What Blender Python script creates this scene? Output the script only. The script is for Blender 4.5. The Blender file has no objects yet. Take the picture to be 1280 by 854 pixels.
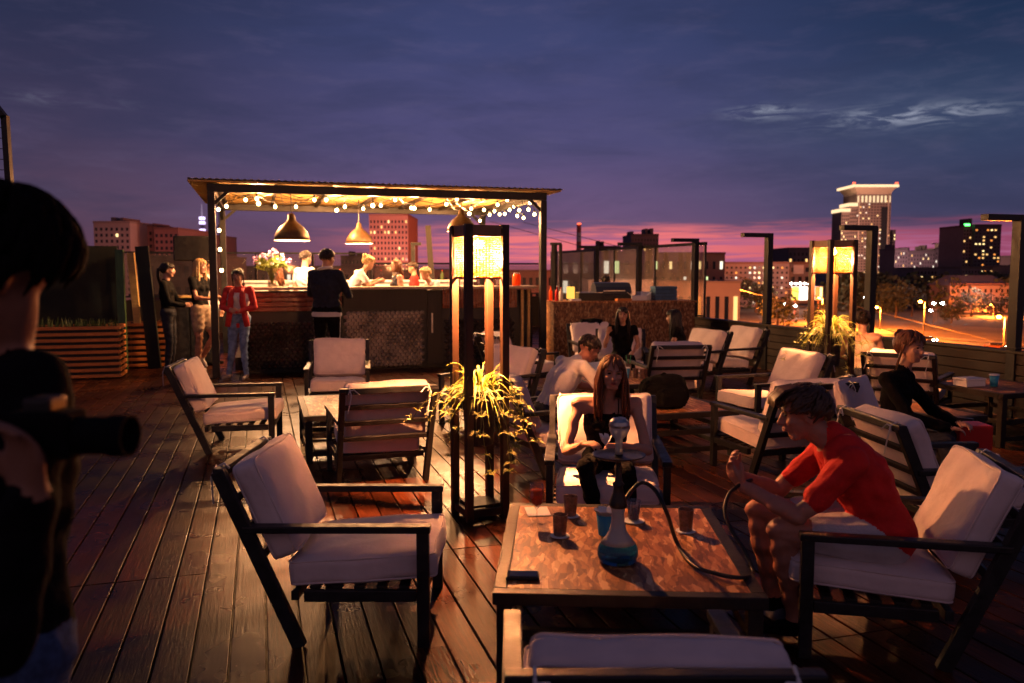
import bpy, bmesh, math, random
import numpy as np
from mathutils import Vector, Matrix, Euler
random.seed(7); np.random.seed(7)
S = bpy.context.scene
COL = S.collection
R = math.radians
# ------------------------------------------------------------------ camera
FPX = 1040.0; EYE = 1.68; PITCH = math.atan(89/FPX)
cd = bpy.data.cameras.new('camera'); cam = bpy.data.objects.new('camera', cd); COL.objects.link(cam)
cam.location = (0, 0, EYE); cam.rotation_euler = (math.pi/2-PITCH, 0, 0)
cd.sensor_width = 36; cd.lens = FPX*36/1280; cd.clip_start = .05; cd.clip_end = 12000
cd.dof.use_dof = True; cd.dof.focus_distance = 5.4; cd.dof.aperture_fstop = 2.6; cd.dof.aperture_blades = 8
S.camera = cam
# ------------------------------------------------------------------ world
W = bpy.data.worlds.new('World'); S.world = W; W.use_nodes = True
nt = W.node_tree; nt.nodes.clear()
class NG:
    def __init__(s, nt): s.nt = nt
    def n(s, t, **k):
        nd = s.nt.nodes.new(t)
        for a, b in k.items():
            if a.startswith('i_'): nd.inputs[int(a[2:])].default_value = b
            else: setattr(nd, a, b)
        return nd
    def l(s, a, b): s.nt.links.new(a, b)
    def val(s, nd, i, v):
        if hasattr(v, 'is_linked') or hasattr(v, 'links'): s.l(v, nd.inputs[i])
        else: nd.inputs[i].default_value = v
    def m(s, op, a, b=0.0, c=0.0, clamp=False):
        nd = s.n('ShaderNodeMath', operation=op); nd.use_clamp = clamp
        s.val(nd, 0, a); s.val(nd, 1, b); s.val(nd, 2, c); return nd.outputs[0]
    def ss(s, v, lo, hi, a=0.0, b=1.0):
        nd = s.n('ShaderNodeMapRange', interpolation_type='SMOOTHSTEP')
        s.val(nd, 0, v); nd.inputs[1].default_value = lo; nd.inputs[2].default_value = hi
        nd.inputs[3].default_value = a; nd.inputs[4].default_value = b; return nd.outputs[0]
    def mix(s, f, a, b, mode='MIX'):
        nd = s.n('ShaderNodeMix', data_type='RGBA', blend_type=mode)
        s.val(nd, 0, f)
        for i, v in ((6, a), (7, b)):
            if hasattr(v, 'links'): s.l(v, nd.inputs[i])
            else: nd.inputs[i].default_value = (*v, 1) if len(v) == 3 else v
        return nd.outputs[2]
    def noise(s, vec, scale, detail=4, rough=.55, dist=0.0):
        nd = s.n('ShaderNodeTexNoise'); s.l(vec, nd.inputs['Vector'])
        nd.inputs['Scale'].default_value = scale; nd.inputs['Detail'].default_value = detail
        nd.inputs['Roughness'].default_value = rough; nd.inputs['Distortion'].default_value = dist
        return nd.outputs[0]
    def comb(s, x, y, z=0.0):
        nd = s.n('ShaderNodeCombineXYZ'); s.val(nd, 0, x); s.val(nd, 1, y); s.val(nd, 2, z); return nd.outputs[0]
    def ramp(s, v, stops):
        nd = s.n('ShaderNodeValToRGB'); s.l(v, nd.inputs[0]); e = nd.color_ramp.elements
        e[0].position = stops[0][0]; e[0].color = (*stops[0][1], 1)
        e[1].position = stops[-1][0]; e[1].color = (*stops[-1][1], 1)
        for p, c in stops[1:-1]:
            q = e.new(p); q.color = (*c, 1)
        return nd.outputs[0]
g = NG(nt)
tc = g.n('ShaderNodeTexCoord'); sep = g.n('ShaderNodeSeparateXYZ'); g.l(tc.outputs['Generated'], sep.inputs[0])
X, Y, Z = sep.outputs
az = g.m('MULTIPLY', g.m('ARCTAN2', X, Y), 57.2958)      # degrees to the right of straight ahead
el = g.m('MULTIPLY', g.m('ARCSINE', Z), 57.2958)
# blue-violet dusk sky by elevation, more violet to the left and bluer to the right
left = g.ramp(g.m('DIVIDE', el, 30, clamp=True), [(0, (.095, .036, .062)), (.12, (.075, .040, .078)), (.28, (.038, .030, .072)), (.5, (.018, .021, .056)), (1, (.008, .011, .030))])
right = g.ramp(g.m('DIVIDE', el, 30, clamp=True), [(0, (.09, .032, .07)), (.12, (.032, .034, .088)), (.28, (.020, .034, .086)), (.5, (.009, .022, .062)), (1, (.003, .008, .026))])
mid = g.ramp(g.m('DIVIDE', el, 30, clamp=True), [(0, (.22, .08, .12)), (.12, (.115, .064, .150)), (.28, (.062, .054, .145)), (.5, (.036, .044, .125)), (1, (.012, .018, .052))])
base = g.mix(g.ss(az, -30, -4), left, mid)
base = g.mix(g.ss(az, 2, 30), base, right)
# broad soft cloud deck
cv = g.comb(g.m('MULTIPLY', az, .05), g.m('MULTIPLY', el, .22))
n1 = g.noise(cv, 1.6, 6, .6, .4)
base = g.mix(g.m('MULTIPLY', g.ss(n1, .40, .72), .42), base, (.016, .022, .060))
n2 = g.noise(cv, 4.2, 6, .62, .3)
base = g.mix(g.m('MULTIPLY', g.ss(n2, .45, .8), .14), base, (.13, .10, .19))
# afterglow band low over the horizon
bv = g.comb(g.m('MULTIPLY', az, .06), g.m('MULTIPLY', el, 1.1))
n3 = g.noise(bv, 2.4, 6, .6, .3)
top = g.m('ADD', el, g.m('MULTIPLY', g.m('SUBTRACT', n3, .5), 2.4))
band = g.m('MULTIPLY', g.ss(top, 3.4, 1.9), g.ss(el, -1.5, .3))
azm = g.m('MULTIPLY', g.ss(az, -16, 1), g.ss(az, 75, 22, .25, 1))
pk = g.mix(g.ss(az, 8, 30), (.72, .15, .16), (.26, .05, .11))
pk = g.mix(g.ss(n3, .42, .62), pk, (.36, .10, .20))
base = g.mix(g.m('MULTIPLY', g.m('MULTIPLY', band, azm), .92), base, pk)
# dark low cloud strip just over the skyline
base = g.mix(g.m('MULTIPLY', g.ss(el, .9, -.1), .72), base, (.10, .045, .10))
# the few bright torn cloud edges on the right
wv = g.comb(g.m('MULTIPLY', az, .16), g.m('MULTIPLY', el, .95))
n4 = g.noise(wv, 2.2, 7, .62, .9)
def blob(ca, ce, ra, re):
    a = g.m('DIVIDE', g.m('SUBTRACT', az, ca), ra); e = g.m('DIVIDE', g.m('SUBTRACT', el, ce), re)
    return g.m('POWER', 2.718, g.m('MULTIPLY', g.m('ADD', g.m('MULTIPLY', a, a), g.m('MULTIPLY', e, e)), -1.0))
wm = g.m('ADD', g.m('ADD', g.m('MULTIPLY', blob(25.0, 9.35, 4.6, .55), 1.25), blob(16.6, 10.1, 2.0, .38)), g.m('MULTIPLY', blob(-28, 10.0, 3.5, .35), .15))
wv2 = g.m('MULTIPLY', wm, g.ss(n4, .43, .66))
base = g.mix(g.m('MULTIPLY', wv2, .85, clamp=True), base, (.24, .26, .34))
halo = g.m('MULTIPLY', blob(24.0, 9.8, 9.0, 2.2), g.ss(n2, .3, .7, .2, .6))
base = g.mix(g.m('MULTIPLY', halo, .4), base, (.10, .12, .20))
# the half of the sky behind the viewer: an even pale violet overcast
back = g.mix(g.ss(el, 5, 60), (.15, .085, .105), (.028, .030, .070))
base = g.mix(g.ss(Y, .25, -.35), base, back)
base = g.mix(g.ss(el, -.2, -1.2), base, (.010, .008, .012))
bg = g.n('ShaderNodeBackground'); g.l(base, bg.inputs[0]); bg.inputs[1].default_value = 1.25
sky = g.n('ShaderNodeTexSky', sky_type='NISHITA'); sky.sun_disc = False
sky.sun_elevation = R(-4); sky.sun_rotation = R(5)
bg2 = g.n('ShaderNodeBackground'); g.l(sky.outputs[0], bg2.inputs[0]); bg2.inputs[1].default_value = .05
ad = g.n('ShaderNodeAddShader'); g.l(bg.outputs[0], ad.inputs[0]); g.l(bg2.outputs[0], ad.inputs[1])
wo = g.n('ShaderNodeOutputWorld'); g.l(ad.outputs[0], wo.inputs[0])
# the sun is below the horizon: no sun lamp
S.view_settings.view_transform = 'Standard'; S.view_settings.look = 'None'
S.view_settings.exposure = 0.0; S.view_settings.gamma = 1.0
S.cycles.use_denoising = True; S.cycles.max_bounces = 6; S.cycles.diffuse_bounces = 3
S.cycles.glossy_bounces = 3; S.cycles.transmission_bounces = 6; S.cycles.transparent_max_bounces = 12
S.cycles.use_light_tree = False; S.cycles.sample_clamp_indirect = 1.6; S.cycles.caustics_reflective = False; S.cycles.caustics_refractive = False
# ------------------------------------------------------------------ geometry of the picture
def ray(px, py):
    a = (px-640)/FPX; b = (py-427)/FPX
    return Vector((a, math.cos(PITCH)-b*math.sin(PITCH), -math.sin(PITCH)-b*math.cos(PITCH)))
def at(px, py, D):                       # point seen at (px, py), D metres ahead
    r = ray(px, py); return Vector((0, 0, EYE))+r*(D/r.y)
def onz(px, py, z):                      # point seen at (px, py), at height z
    r = ray(px, py); return Vector((0, 0, EYE))+r*((z-EYE)/r.z)
AL = R(16.85)                            # the terrace grid is turned 16.85 degrees to the camera
U = Vector((-math.sin(AL), math.cos(AL), 0)); V = Vector((math.cos(AL), math.sin(AL), 0))
def uv(u, v, z=0): return U*u+V*v+Vector((0, 0, z))
# ------------------------------------------------------------------ materials
MATS = {}
def mat(name, col, rough=.6, metal=0.0, spec=.5, emit=None, es=0.0, noise=None, bump=0.0, bscale=40, trans=0.0, ior=1.45, alpha=1.0, coat=0.0, sheen=0.0, stretch=(1, 1, 1), rvar=0.0):
    if name in MATS: return MATS[name]
    m = bpy.data.materials.new(name); m.use_nodes = True; t = m.node_tree
    b = t.nodes['Principled BSDF']; q = NG(t)
    b.inputs['Base Color'].default_value = (*col, 1); b.inputs['Roughness'].default_value = rough
    b.inputs['Metallic'].default_value = metal; b.inputs['Specular IOR Level'].default_value = spec
    b.inputs['Transmission Weight'].default_value = trans; b.inputs['IOR'].default_value = ior
    b.inputs['Alpha'].default_value = alpha; b.inputs['Coat Weight'].default_value = coat
    b.inputs['Sheen Weight'].default_value = sheen
    if emit: b.inputs['Emission Color'].default_value = (*emit, 1); b.inputs['Emission Strength'].default_value = es
    tcn = q.n('ShaderNodeTexCoord'); mp = q.n('ShaderNodeMapping'); q.l(tcn.outputs['Object'], mp.inputs[0]); mp.inputs['Scale'].default_value = stretch
    v = mp.outputs[0]
    if noise:
        sc, amt = noise
        nz = q.noise(v, sc, 5, .6)
        q.l(q.mix(q.ss(nz, .3, .7), tuple(c*(1-amt) for c in col), tuple(min(1, c*(1+amt)) for c in col)), b.inputs['Base Color'])
        if rvar: q.l(q.ss(nz, .3, .7, rough-rvar, rough+rvar), b.inputs['Roughness'])
    if bump:
        nz = q.noise(v, bscale, 4, .6); bp = q.n('ShaderNodeBump'); bp.inputs['Strength'].default_value = bump
        bp.inputs['Distance'].default_value = .01; q.l(nz, bp.inputs['Height']); q.l(bp.outputs[0], b.inputs['Normal'])
    MATS[name] = m; return m
M = {}
M['black'] = mat('black painted metal', (.012, .012, .014), .42, noise=(14, .4), bump=.15, bscale=60, rvar=.1)
M['blackwood'] = mat('black stained wood', (.018, .014, .012), .5, noise=(9, .4), bump=.3, bscale=30, stretch=(1, 1, .1))
M['steel'] = mat('brushed steel', (.55, .53, .5), .3, 1.0, noise=(20, .2))
M['brass'] = mat('bronzed metal', (.10, .060, .03), .45, .4, noise=(12, .3))
M['white'] = mat('white paint', (.75, .74, .72), .5, noise=(8, .06))
M['rope'] = mat('white cotton cord', (.72, .70, .66), .9)
M['black_cloth'] = mat('black cloth', (.006, .006, .007), .95, spec=.12, noise=(20, .3), bump=.5, bscale=60)
M['navy'] = mat('navy cloth', (.010, .014, .030), .85, noise=(20, .3), bump=.5, bscale=60)
M['denim'] = mat('blue denim', (.05, .09, .20), .9, noise=(60, .35), bump=.4, bscale=200)
M['jeans'] = mat('light washed denim', (.16, .24, .40), .9, noise=(14, .35), bump=.4, bscale=200)
M['white_cloth'] = mat('white cloth', (.72, .70, .68), .85, noise=(9, .08), bump=.5, bscale=30)
M['lav_cloth'] = mat('pale grey cloth', (.55, .52, .54), .85, noise=(9, .08), bump=.5, bscale=30)
M['red_cloth'] = mat('red cotton', (.70, .016, .012), .8, noise=(9, .15), bump=.5, bscale=30)
M['blazer'] = mat('coral blazer cloth', (.62, .035, .030), .75, noise=(14, .15), bump=.4, bscale=50)
M['beige_cloth'] = mat('beige shorts cloth', (.42, .33, .25), .85, noise=(14, .15), bump=.4, bscale=50)
M['skin'] = mat('skin', (.50, .26, .17), .48, noise=(7, .10), bump=.12, bscale=160)
M['skin2'] = mat('sunburnt skin', (.46, .20, .13), .5, noise=(7, .12), bump=.12, bscale=160)
for k, c in dict(hair_brown=(.055, .026, .014), hair_black=(.010, .008, .008), hair_auburn=(.13, .045, .018), hair_blond=(.40, .25, .11), hair_dark=(.022, .013, .009)).items():
    M[k] = mat(k.replace('_', ' '), c, .42, noise=(60, .35), stretch=(1, 1, .15))
M['matte_hair'] = mat('soft black hair', (.006, .005, .005), .95, spec=.1); M['skin_dim'] = mat('deep tanned skin', (.30, .14, .085), .6, noise=(7, .1))  # skin copy darkened, putting the man's shade into its colour
M['eye'] = mat('dark eye', (.01, .008, .006), .15)
M['lips'] = mat('lips', (.34, .08, .07), .4)
M['rubber'] = mat('black rubber', (.012, .012, .013), .45); M['dull'] = mat('dull black plastic', (.006, .006, .007), .85, spec=.1)
M['leaf'] = mat('yellow green leaf', (.20, .25, .04), .5, noise=(9, .4))
M['leaf_dark'] = mat('dark leaf', (.05, .085, .02), .55, noise=(9, .4))
M['soil'] = mat('plant pot clay', (.035, .028, .024), .8, noise=(20, .3))
def thin_glass():
    m = bpy.data.materials.new('clear thin glass'); m.use_nodes = True; q = NG(m.node_tree); m.node_tree.nodes.clear()
    a = q.n('ShaderNodeBsdfTransparent'); a.inputs[0].default_value = (.93, .93, .93, 1); b = q.n('ShaderNodeBsdfGlossy'); b.inputs['Roughness'].default_value = .03
    lw = q.n('ShaderNodeLayerWeight'); lw.inputs[0].default_value = .35; mx = q.n('ShaderNodeMixShader'); q.l(q.m('MULTIPLY', lw.outputs[1], .7), mx.inputs[0]); q.l(a.outputs[0], mx.inputs[1]); q.l(b.outputs[0], mx.inputs[2])
    o = q.n('ShaderNodeOutputMaterial'); q.l(mx.outputs[0], o.inputs[0]); return m
M['glass'] = thin_glass()
M['blueglass'] = mat('blue glass', (.02, .20, .42), .05, trans=.75, ior=1.4)
M['milkglass'] = mat('frosted glass', (.70, .66, .60), .35, trans=.35)
M['orange_drink'] = mat('orange drink', (.98, .17, .03), .15)
def add_translucent(m, col, f):
    q = NG(m.node_tree); pb = m.node_tree.nodes['Principled BSDF']; out = [n for n in m.node_tree.nodes if n.type == 'OUTPUT_MATERIAL'][0]
    tr = q.n('ShaderNodeBsdfTranslucent'); tr.inputs[0].default_value = (*col, 1); mx = q.n('ShaderNodeMixShader'); mx.inputs[0].default_value = f
    q.l(pb.outputs[0], mx.inputs[1]); q.l(tr.outputs[0], mx.inputs[2]); q.l(mx.outputs[0], out.inputs[0])
add_translucent(M['orange_drink'], (1, .25, .04), .55); add_translucent(M['leaf'], (.34, .36, .04), .30)
M['cup_metal'] = mat('hammered copper', (.34, .23, .18), .32, .9, noise=(30, .3), bump=.5, bscale=60)
M['paper'] = mat('white paper', (.80, .78, .74), .8, noise=(5, .04))
M['bluepaper'] = mat('blue paper', (.03, .28, .48), .6, noise=(9, .1))
M['redplastic'] = mat('red plastic', (.55, .02, .015), .35)
M['blueplastic'] = mat('blue crate plastic', (.05, .13, .24), .5, noise=(10, .2))
M['screen'] = mat('phone glass', (.012, .012, .014), .08)
def wood(name, c1, c2, rough, stretch, bump=.35, island=True):
    m = bpy.data.materials.new(name); m.use_nodes = True; t = m.node_tree; q = NG(t); b = t.nodes['Principled BSDF']
    tcn = q.n('ShaderNodeTexCoord'); mp = q.n('ShaderNodeMapping'); q.l(tcn.outputs['Object'], mp.inputs[0]); mp.inputs['Scale'].default_value = stretch
    n = q.noise(mp.outputs[0], 8, 7, .65, .15)
    c = q.mix(q.ss(n, .32, .68), c1, c2)
    if island:
        at_ = q.n('ShaderNodeAttribute', attribute_name='tone')
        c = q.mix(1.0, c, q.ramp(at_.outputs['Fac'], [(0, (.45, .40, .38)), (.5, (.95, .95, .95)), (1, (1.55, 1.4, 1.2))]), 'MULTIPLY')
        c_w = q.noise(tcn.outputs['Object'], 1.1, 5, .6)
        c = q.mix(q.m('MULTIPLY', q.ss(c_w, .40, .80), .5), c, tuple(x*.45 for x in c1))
    q.l(c, b.inputs['Base Color'])
    q.l(q.ss(q.noise(tcn.outputs['Object'], 2.3, 3, .5), .3, .7, rough-.07, rough+.12), b.inputs['Roughness'])
    bp = q.n('ShaderNodeBump'); bp.inputs['Strength'].default_value = bump; bp.inputs['Distance'].default_value = .006
    q.l(n, bp.inputs['Height']); q.l(bp.outputs[0], b.inputs['Normal']); M_[name] = m; return m
M_ = MATS
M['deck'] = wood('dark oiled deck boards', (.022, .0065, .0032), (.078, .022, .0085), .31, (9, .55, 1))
M['slatwood'] = wood('orange stained slats', (.50, .15, .03), (.68, .26, .06), .5, (.8, 8, 8), island=False)
M['redwood'] = wood('varnished red wood', (.17, .035, .012), (.28, .07, .024), .25, (.8, 8, 8), island=False)
M['siding'] = wood('dark siding', (.008, .004, .0025), (.020, .008, .005), .65, (.6, .6, 8), island=False)
M['greenwood'] = wood('green painted wood', (.035, .09, .04), (.06, .14, .06), .6, (6, 6, .7), island=False)
M['roofwood'] = wood('pine boards', (.58, .36, .10), (.76, .50, .17), .55, (.7, 7, 7), island=False)
def osb(name, k=1.0):
    m = bpy.data.materials.new(name); m.use_nodes = True; t = m.node_tree; q = NG(t); b = t.nodes['Principled BSDF']
    tcn = q.n('ShaderNodeTexCoord'); cols = None
    hs = []
    wob = q.n('ShaderNodeTexNoise'); q.l(tcn.outputs['Object'], wob.inputs['Vector']); wob.inputs['Scale'].default_value = 9; wv_ = q.n('ShaderNodeVectorMath', operation='SCALE'); q.l(wob.outputs['Color'], wv_.inputs[0]); wv_.inputs['Scale'].default_value = .05
    wa_ = q.n('ShaderNodeVectorMath', operation='ADD'); q.l(tcn.outputs['Object'], wa_.inputs[0]); q.l(wv_.outputs[0], wa_.inputs[1])
    for i, (rz, s) in enumerate(((.5, 40), (1.9, 34), (2.8, 46))):
        mp = q.n('ShaderNodeMapping'); q.l(wa_.outputs[0], mp.inputs[0]); mp.inputs['Rotation'].default_value = (.15, .1, rz); mp.inputs['Scale'].default_value = (1, .22, .5)
        vr = q.n('ShaderNodeTexVoronoi'); q.l(mp.outputs[0], vr.inputs['Vector']); vr.inputs['Scale'].default_value = s
        sp = q.n('ShaderNodeSeparateColor'); q.l(vr.outputs['Color'], sp.inputs[0]); hs.append(sp.outputs[0])
    h = q.m('MAXIMUM', q.m('MULTIPLY', hs[0], .8), hs[1]); h = q.m('ADD', q.m('MULTIPLY', h, .6), q.m('MULTIPLY', hs[2], .4))
    c = q.ramp(h, [(0, (.07*k, .020*k, .006*k)), (.42, (.26*k, .085*k, .022*k)), (.66, (.50*k, .20*k, .06*k)), (.9, (.85*k, .52*k, .24*k))])
    q.l(c, b.inputs['Base Color']); b.inputs['Roughness'].default_value = .45
    bp = q.n('ShaderNodeBump'); bp.inputs['Strength'].default_value = .3; bp.inputs['Distance'].default_value = .004
    q.l(h, bp.inputs['Height']); q.l(bp.outputs[0], b.inputs['Normal']); MATS[name] = m; return m
M['deck'].node_tree.nodes['Principled BSDF'].inputs['Specular IOR Level'].default_value = .20
M['osb'] = osb('oriented strand board'); M['osb_dark'] = osb('weathered strand board', .55)  # second board: same flake colours scaled darker
def cushion_mat():
    m = mat('cream canvas', (.78, .65, .62), .85, noise=(5, .07), sheen=.15); t = m.node_tree; q = NG(t); b = t.nodes['Principled BSDF']
    tcn = q.n('ShaderNodeTexCoord')
    a = q.noise(tcn.outputs['Object'], 7, 3, .5); c = q.noise(tcn.outputs['Object'], 380, 2, .6)
    h = q.m('ADD', q.m('MULTIPLY', a, 2.2), q.m('MULTIPLY', c, .10))
    bp = q.n('ShaderNodeBump'); bp.inputs['Strength'].default_value = .55; bp.inputs['Distance'].default_value = .012
    q.l(h, bp.inputs['Height']); q.l(bp.outputs[0], b.inputs['Normal']); return m
M['cushion'] = cushion_mat()
def emis(name, col, s):
    if name in MATS: return MATS[name]
    m = bpy.data.materials.new(name); m.use_nodes = True; t = m.node_tree; t.nodes.clear(); q = NG(t)
    e = q.n('ShaderNodeEmission'); e.inputs[0].default_value = (*col, 1); e.inputs[1].default_value = s
    o = q.n('ShaderNodeOutputMaterial'); q.l(e.outputs[0], o.inputs[0]); m.cycles.emission_sampling = 'NONE'; MATS[name] = m; return m
M['bulb'] = emis('lit warm bulb', (1, .66, .26), 26)
M['bulb_big'] = emis('lit lamp bulb', (1, .50, .14), 90)
# ------------------------------------------------------------------ mesh helpers
class MB:
    def __init__(s): s.bm = bmesh.new()
    def box(s, c, size, rot=None, bev=0.0):
        mtx = Matrix.Translation(Vector(c)) @ (rot.to_4x4() if rot else Matrix()) @ Matrix.Diagonal((*size, 1))
        if bev:
            t = bmesh.new(); bmesh.ops.create_cube(t, size=1, matrix=mtx)
            bmesh.ops.bevel(t, geom=t.edges[:], offset=bev, segments=2, affect='EDGES', profile=.6)
            vm = [s.bm.verts.new(v.co) for v in t.verts]; t.verts.index_update()
            for f in t.faces: s.bm.faces.new([vm[v.index] for v in f.verts])
            t.free(); return s
        vs = [s.bm.verts.new(mtx @ Vector((x, y, z))) for x in (-.5, .5) for y in (-.5, .5) for z in (-.5, .5)]
        for f in ((0, 1, 3, 2), (4, 6, 7, 5), (0, 4, 5, 1), (2, 3, 7, 6), (0, 2, 6, 4), (1, 5, 7, 3)): s.bm.faces.new([vs[k] for k in f])
        return s
    def bar(s, p, q, w, h=None, up=(0, 0, 1), bev=0.0):
        p = Vector(p); q = Vector(q); d = q-p; L = d.length; d.normalize(); up = Vector(up)
        if abs(d.dot(up)) > .98: up = Vector((0, 1, 0))
        x = d.cross(up).normalized(); z = x.cross(d).normalized()
        rot = Matrix((x, d, z)).transposed()
        return s.box((p+q)/2, (w, L, h or w), rot, bev)
    def tube(s, pts, r, n=8, cap=True):
        pts = [Vector(p) for p in pts]; rings = []; k = len(pts); rs = r if isinstance(r, (list, tuple)) else [r]*k
        px = None
        for i, p in enumerate(pts):
            d = (pts[min(i+1, k-1)]-pts[max(i-1, 0)]).normalized()
            a = px-d*px.dot(d) if px else d.cross(Vector((0, 0, 1)) if abs(d.z) < .9 else Vector((1, 0, 0)))
            if a.length < 1e-6: a = d.orthogonal()
            a.normalize(); px = a; b = d.cross(a)
            rings.append([s.bm.verts.new(p+(a*math.cos(t)+b*math.sin(t))*rs[i]) for t in [2*math.pi*j/n for j in range(n)]])
        for i in range(k-1):
            for j in range(n): s.bm.faces.new((rings[i][j], rings[i][(j+1) % n], rings[i+1][(j+1) % n], rings[i+1][j]))
        if cap: s.bm.faces.new(rings[0][::-1]); s.bm.faces.new(rings[-1])
        return s
    def lathe(s, prof, c=(0, 0, 0), n=24, cap=True):
        c = Vector(c); rings = []
        for r, z in prof: rings.append([s.bm.verts.new(c+Vector((r*math.cos(2*math.pi*j/n), r*math.sin(2*math.pi*j/n), z))) for j in range(n)])
        for i in range(len(rings)-1):
            for j in range(n): s.bm.faces.new((rings[i][j], rings[i][(j+1) % n], rings[i+1][(j+1) % n], rings[i+1][j]))
        if cap: s.bm.faces.new(rings[0][::-1]); s.bm.faces.new(rings[-1])
        return s
    def rings(s, rows, top, bot):
        rv = [[s.bm.verts.new(p) for p in r] for r in rows]; a = s.bm.verts.new(top); b = s.bm.verts.new(bot); n = len(rv[0])
        for j in range(n):
            s.bm.faces.new((a, rv[0][j], rv[0][(j+1) % n])); s.bm.faces.new((b, rv[-1][(j+1) % n], rv[-1][j]))
        for x, y in zip(rv, rv[1:]):
            for j in range(n): s.bm.faces.new((x[j], y[j], y[(j+1) % n], x[(j+1) % n]))
        return s
    def ball(s, c, r, rot=None, n=12):
        r = (r, r, r) if isinstance(r, (int, float)) else r; c = Vector(c); m = rot or Matrix.Identity(3); k = n+4
        f = lambda x, y, z: c+m @ Vector((x*r[0], y*r[1], z*r[2]))
        rows = [[f(math.sin(t)*math.cos(2*math.pi*j/k), math.sin(t)*math.sin(2*math.pi*j/k), math.cos(t)) for j in range(k)] for t in [math.pi*i/n for i in range(1, n)]]
        return s.rings(rows, f(0, 0, 1), f(0, 0, -1))
    def capsule(s, p, q, r1, r2, n=12):
        p = Vector(p); q = Vector(q); d = q-p; L = d.length
        if L < abs(r1-r2)+1e-4: return s.ball(p if r1 > r2 else q, max(r1, r2), n=n)
        d /= L; a = d.orthogonal().normalized(); b = d.cross(a); th = math.acos(max(-1, min(1, (r1-r2)/L)))
        rows = []
        def row(c, r, t): rows.append([c+(d*math.cos(t)+(a*math.cos(2*math.pi*j/n)+b*math.sin(2*math.pi*j/n))*math.sin(t))*r for j in range(n)])
        for i in range(1, 5): row(q, r2, th*i/4)
        for i in range(0, 4): row(p, r1, th+(math.pi-th)*i/4)
        return s.rings(rows, q+d*r2, p-d*r1)
    def ribbon(s, pts, ws, side, thick=0.0):
        vs = []; side = Vector(side)
        for p, w in zip(pts, ws): p = Vector(p); vs.append((s.bm.verts.new(p-side*w), s.bm.verts.new(p+side*w)))
        for a, b in zip(vs, vs[1:]): s.bm.faces.new((a[0], a[1], b[1], b[0]))
        return s
    def build(s, name, m, parent=None, smooth=False, loc=None, rz=None):
        me = bpy.data.meshes.new(name); bmesh.ops.recalc_face_normals(s.bm, faces=s.bm.faces[:]); s.bm.to_mesh(me); s.bm.free()
        for x in (m if isinstance(m, (list, tuple)) else [m]): me.materials.append(x)
        if smooth: me.polygons.foreach_set('use_smooth', [True]*len(me.polygons))
        o = bpy.data.objects.new(name, me); COL.objects.link(o); o.parent = parent
        if loc is not None: o.location = loc
        if rz is not None: o.rotation_euler = (0, 0, rz)
        return o
def tag(o, label, cat, group=None):
    o['label'] = label; o['category'] = cat
    if group: o['group'] = group
    return o
def thing(name, label, cat, loc=(0, 0, 0), rz=0, group=None):
    o = bpy.data.objects.new(name, None); COL.objects.link(o); o.location = loc; o.rotation_euler = (0, 0, rz); o.empty_display_size = .1
    return tag(o, label, cat, group)
def struct(o): o['kind'] = 'structure'; return o
def stuff(o): o['kind'] = 'stuff'; return o
def kids(o): return [c for c in COL.objects if c.parent == o]
def dup(o, parent=None):
    c = o.copy(); COL.objects.link(c); c.parent = parent
    for k in list(o.children): dup(k, c)
    return c
def plight(name, loc, w, col, r=.03, parent=None):
    l = bpy.data.lights.new(name, 'POINT'); l.energy = w; l.color = col; l.shadow_soft_size = r
    o = bpy.data.objects.new(name, l); COL.objects.link(o); o.location = loc; o.parent = parent; return o
# ------------------------------------------------------------------ setting: terrace
bm = MB()
tone = []
bw = .155; rnd = random.Random(3)
v = -9.0; i = 0
while v < 8.1:
    u = -1.5+rnd.choice((0, .9, 1.8)); 
    u = -1.5
    jo = (0.0 if i % 14 < 7 else 1.7)
    us = [u]; cur = -1.5+jo+1.2
    while cur < 23.4: us.append(cur); cur += 3.4
    us.append(23.6)
    for a, b in zip(us, us[1:]):
        if b-a < .05: continue
        n0 = len(bm.bm.faces)
        z = rnd.uniform(-.0015, .0015)
        bm.box(uv((a+b)/2, v+bw/2, -.014+z), (bw-.010, b-a-.006, .028), Matrix.Rotation(AL, 3, 'Z') @ Matrix.Rotation(rnd.uniform(-.006, .006), 3, 'Y'), .0035)
        tone += [rnd.random()]*(len(bm.bm.faces)-n0)
    v += bw; i += 1
deck = bm.build('deck_floor', M['deck']); struct(deck)
at_ = deck.data.attributes.new('tone', 'FLOAT', 'FACE'); at_.data.foreach_set('value', tone)
deck.rotation_euler = (0, 0, 0)
# put the board texture along the boards: the mesh is stored turned back and the object turned
deck.data.transform(Matrix.Rotation(-AL, 4, 'Z')); deck.rotation_euler = (0, 0, AL)
b = MB(); sr = random.Random(12)
for k in range(int((8.1+9)/bw)):
    v = -9.0+k*bw+bw/2
    for j in range(22):
        u = -1.5+.3+j*.60
        p = uv(u, v)
        if p.y < .6 or abs(p.x) > p.y*.75+.6: continue
        for dv in (-.045, .045):
            c_ = uv(u+sr.uniform(-.006, .006), v+dv+sr.uniform(-.004, .004), .0024); f = [b.bm.verts.new(c_+Vector((.0042*math.cos(a), .0042*math.sin(a), 0))) for a in [x*math.pi/3 for x in range(6)]]; b.bm.faces.new(f)
struct(b.build('deck_screws', mat('dull screw steel', (.06, .05, .045), .45, .7)))
o = MB().box((0, 0, 0), (17.6, 25.4, .04)).build('deck_underlay', M['black'], loc=uv(11.0, -.45, -.09), rz=AL); struct(o)
o = MB().box((0, 0, 0), (17.6, 25.4, 14.6)).build('hotel_block', mat('grey render', (.2, .18, .17), .8, noise=(.4, .2)), loc=uv(11.0, -.45, -7.45), rz=AL)
tag(o, 'large building block whose roof carries the wooden terrace', 'building')
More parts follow.
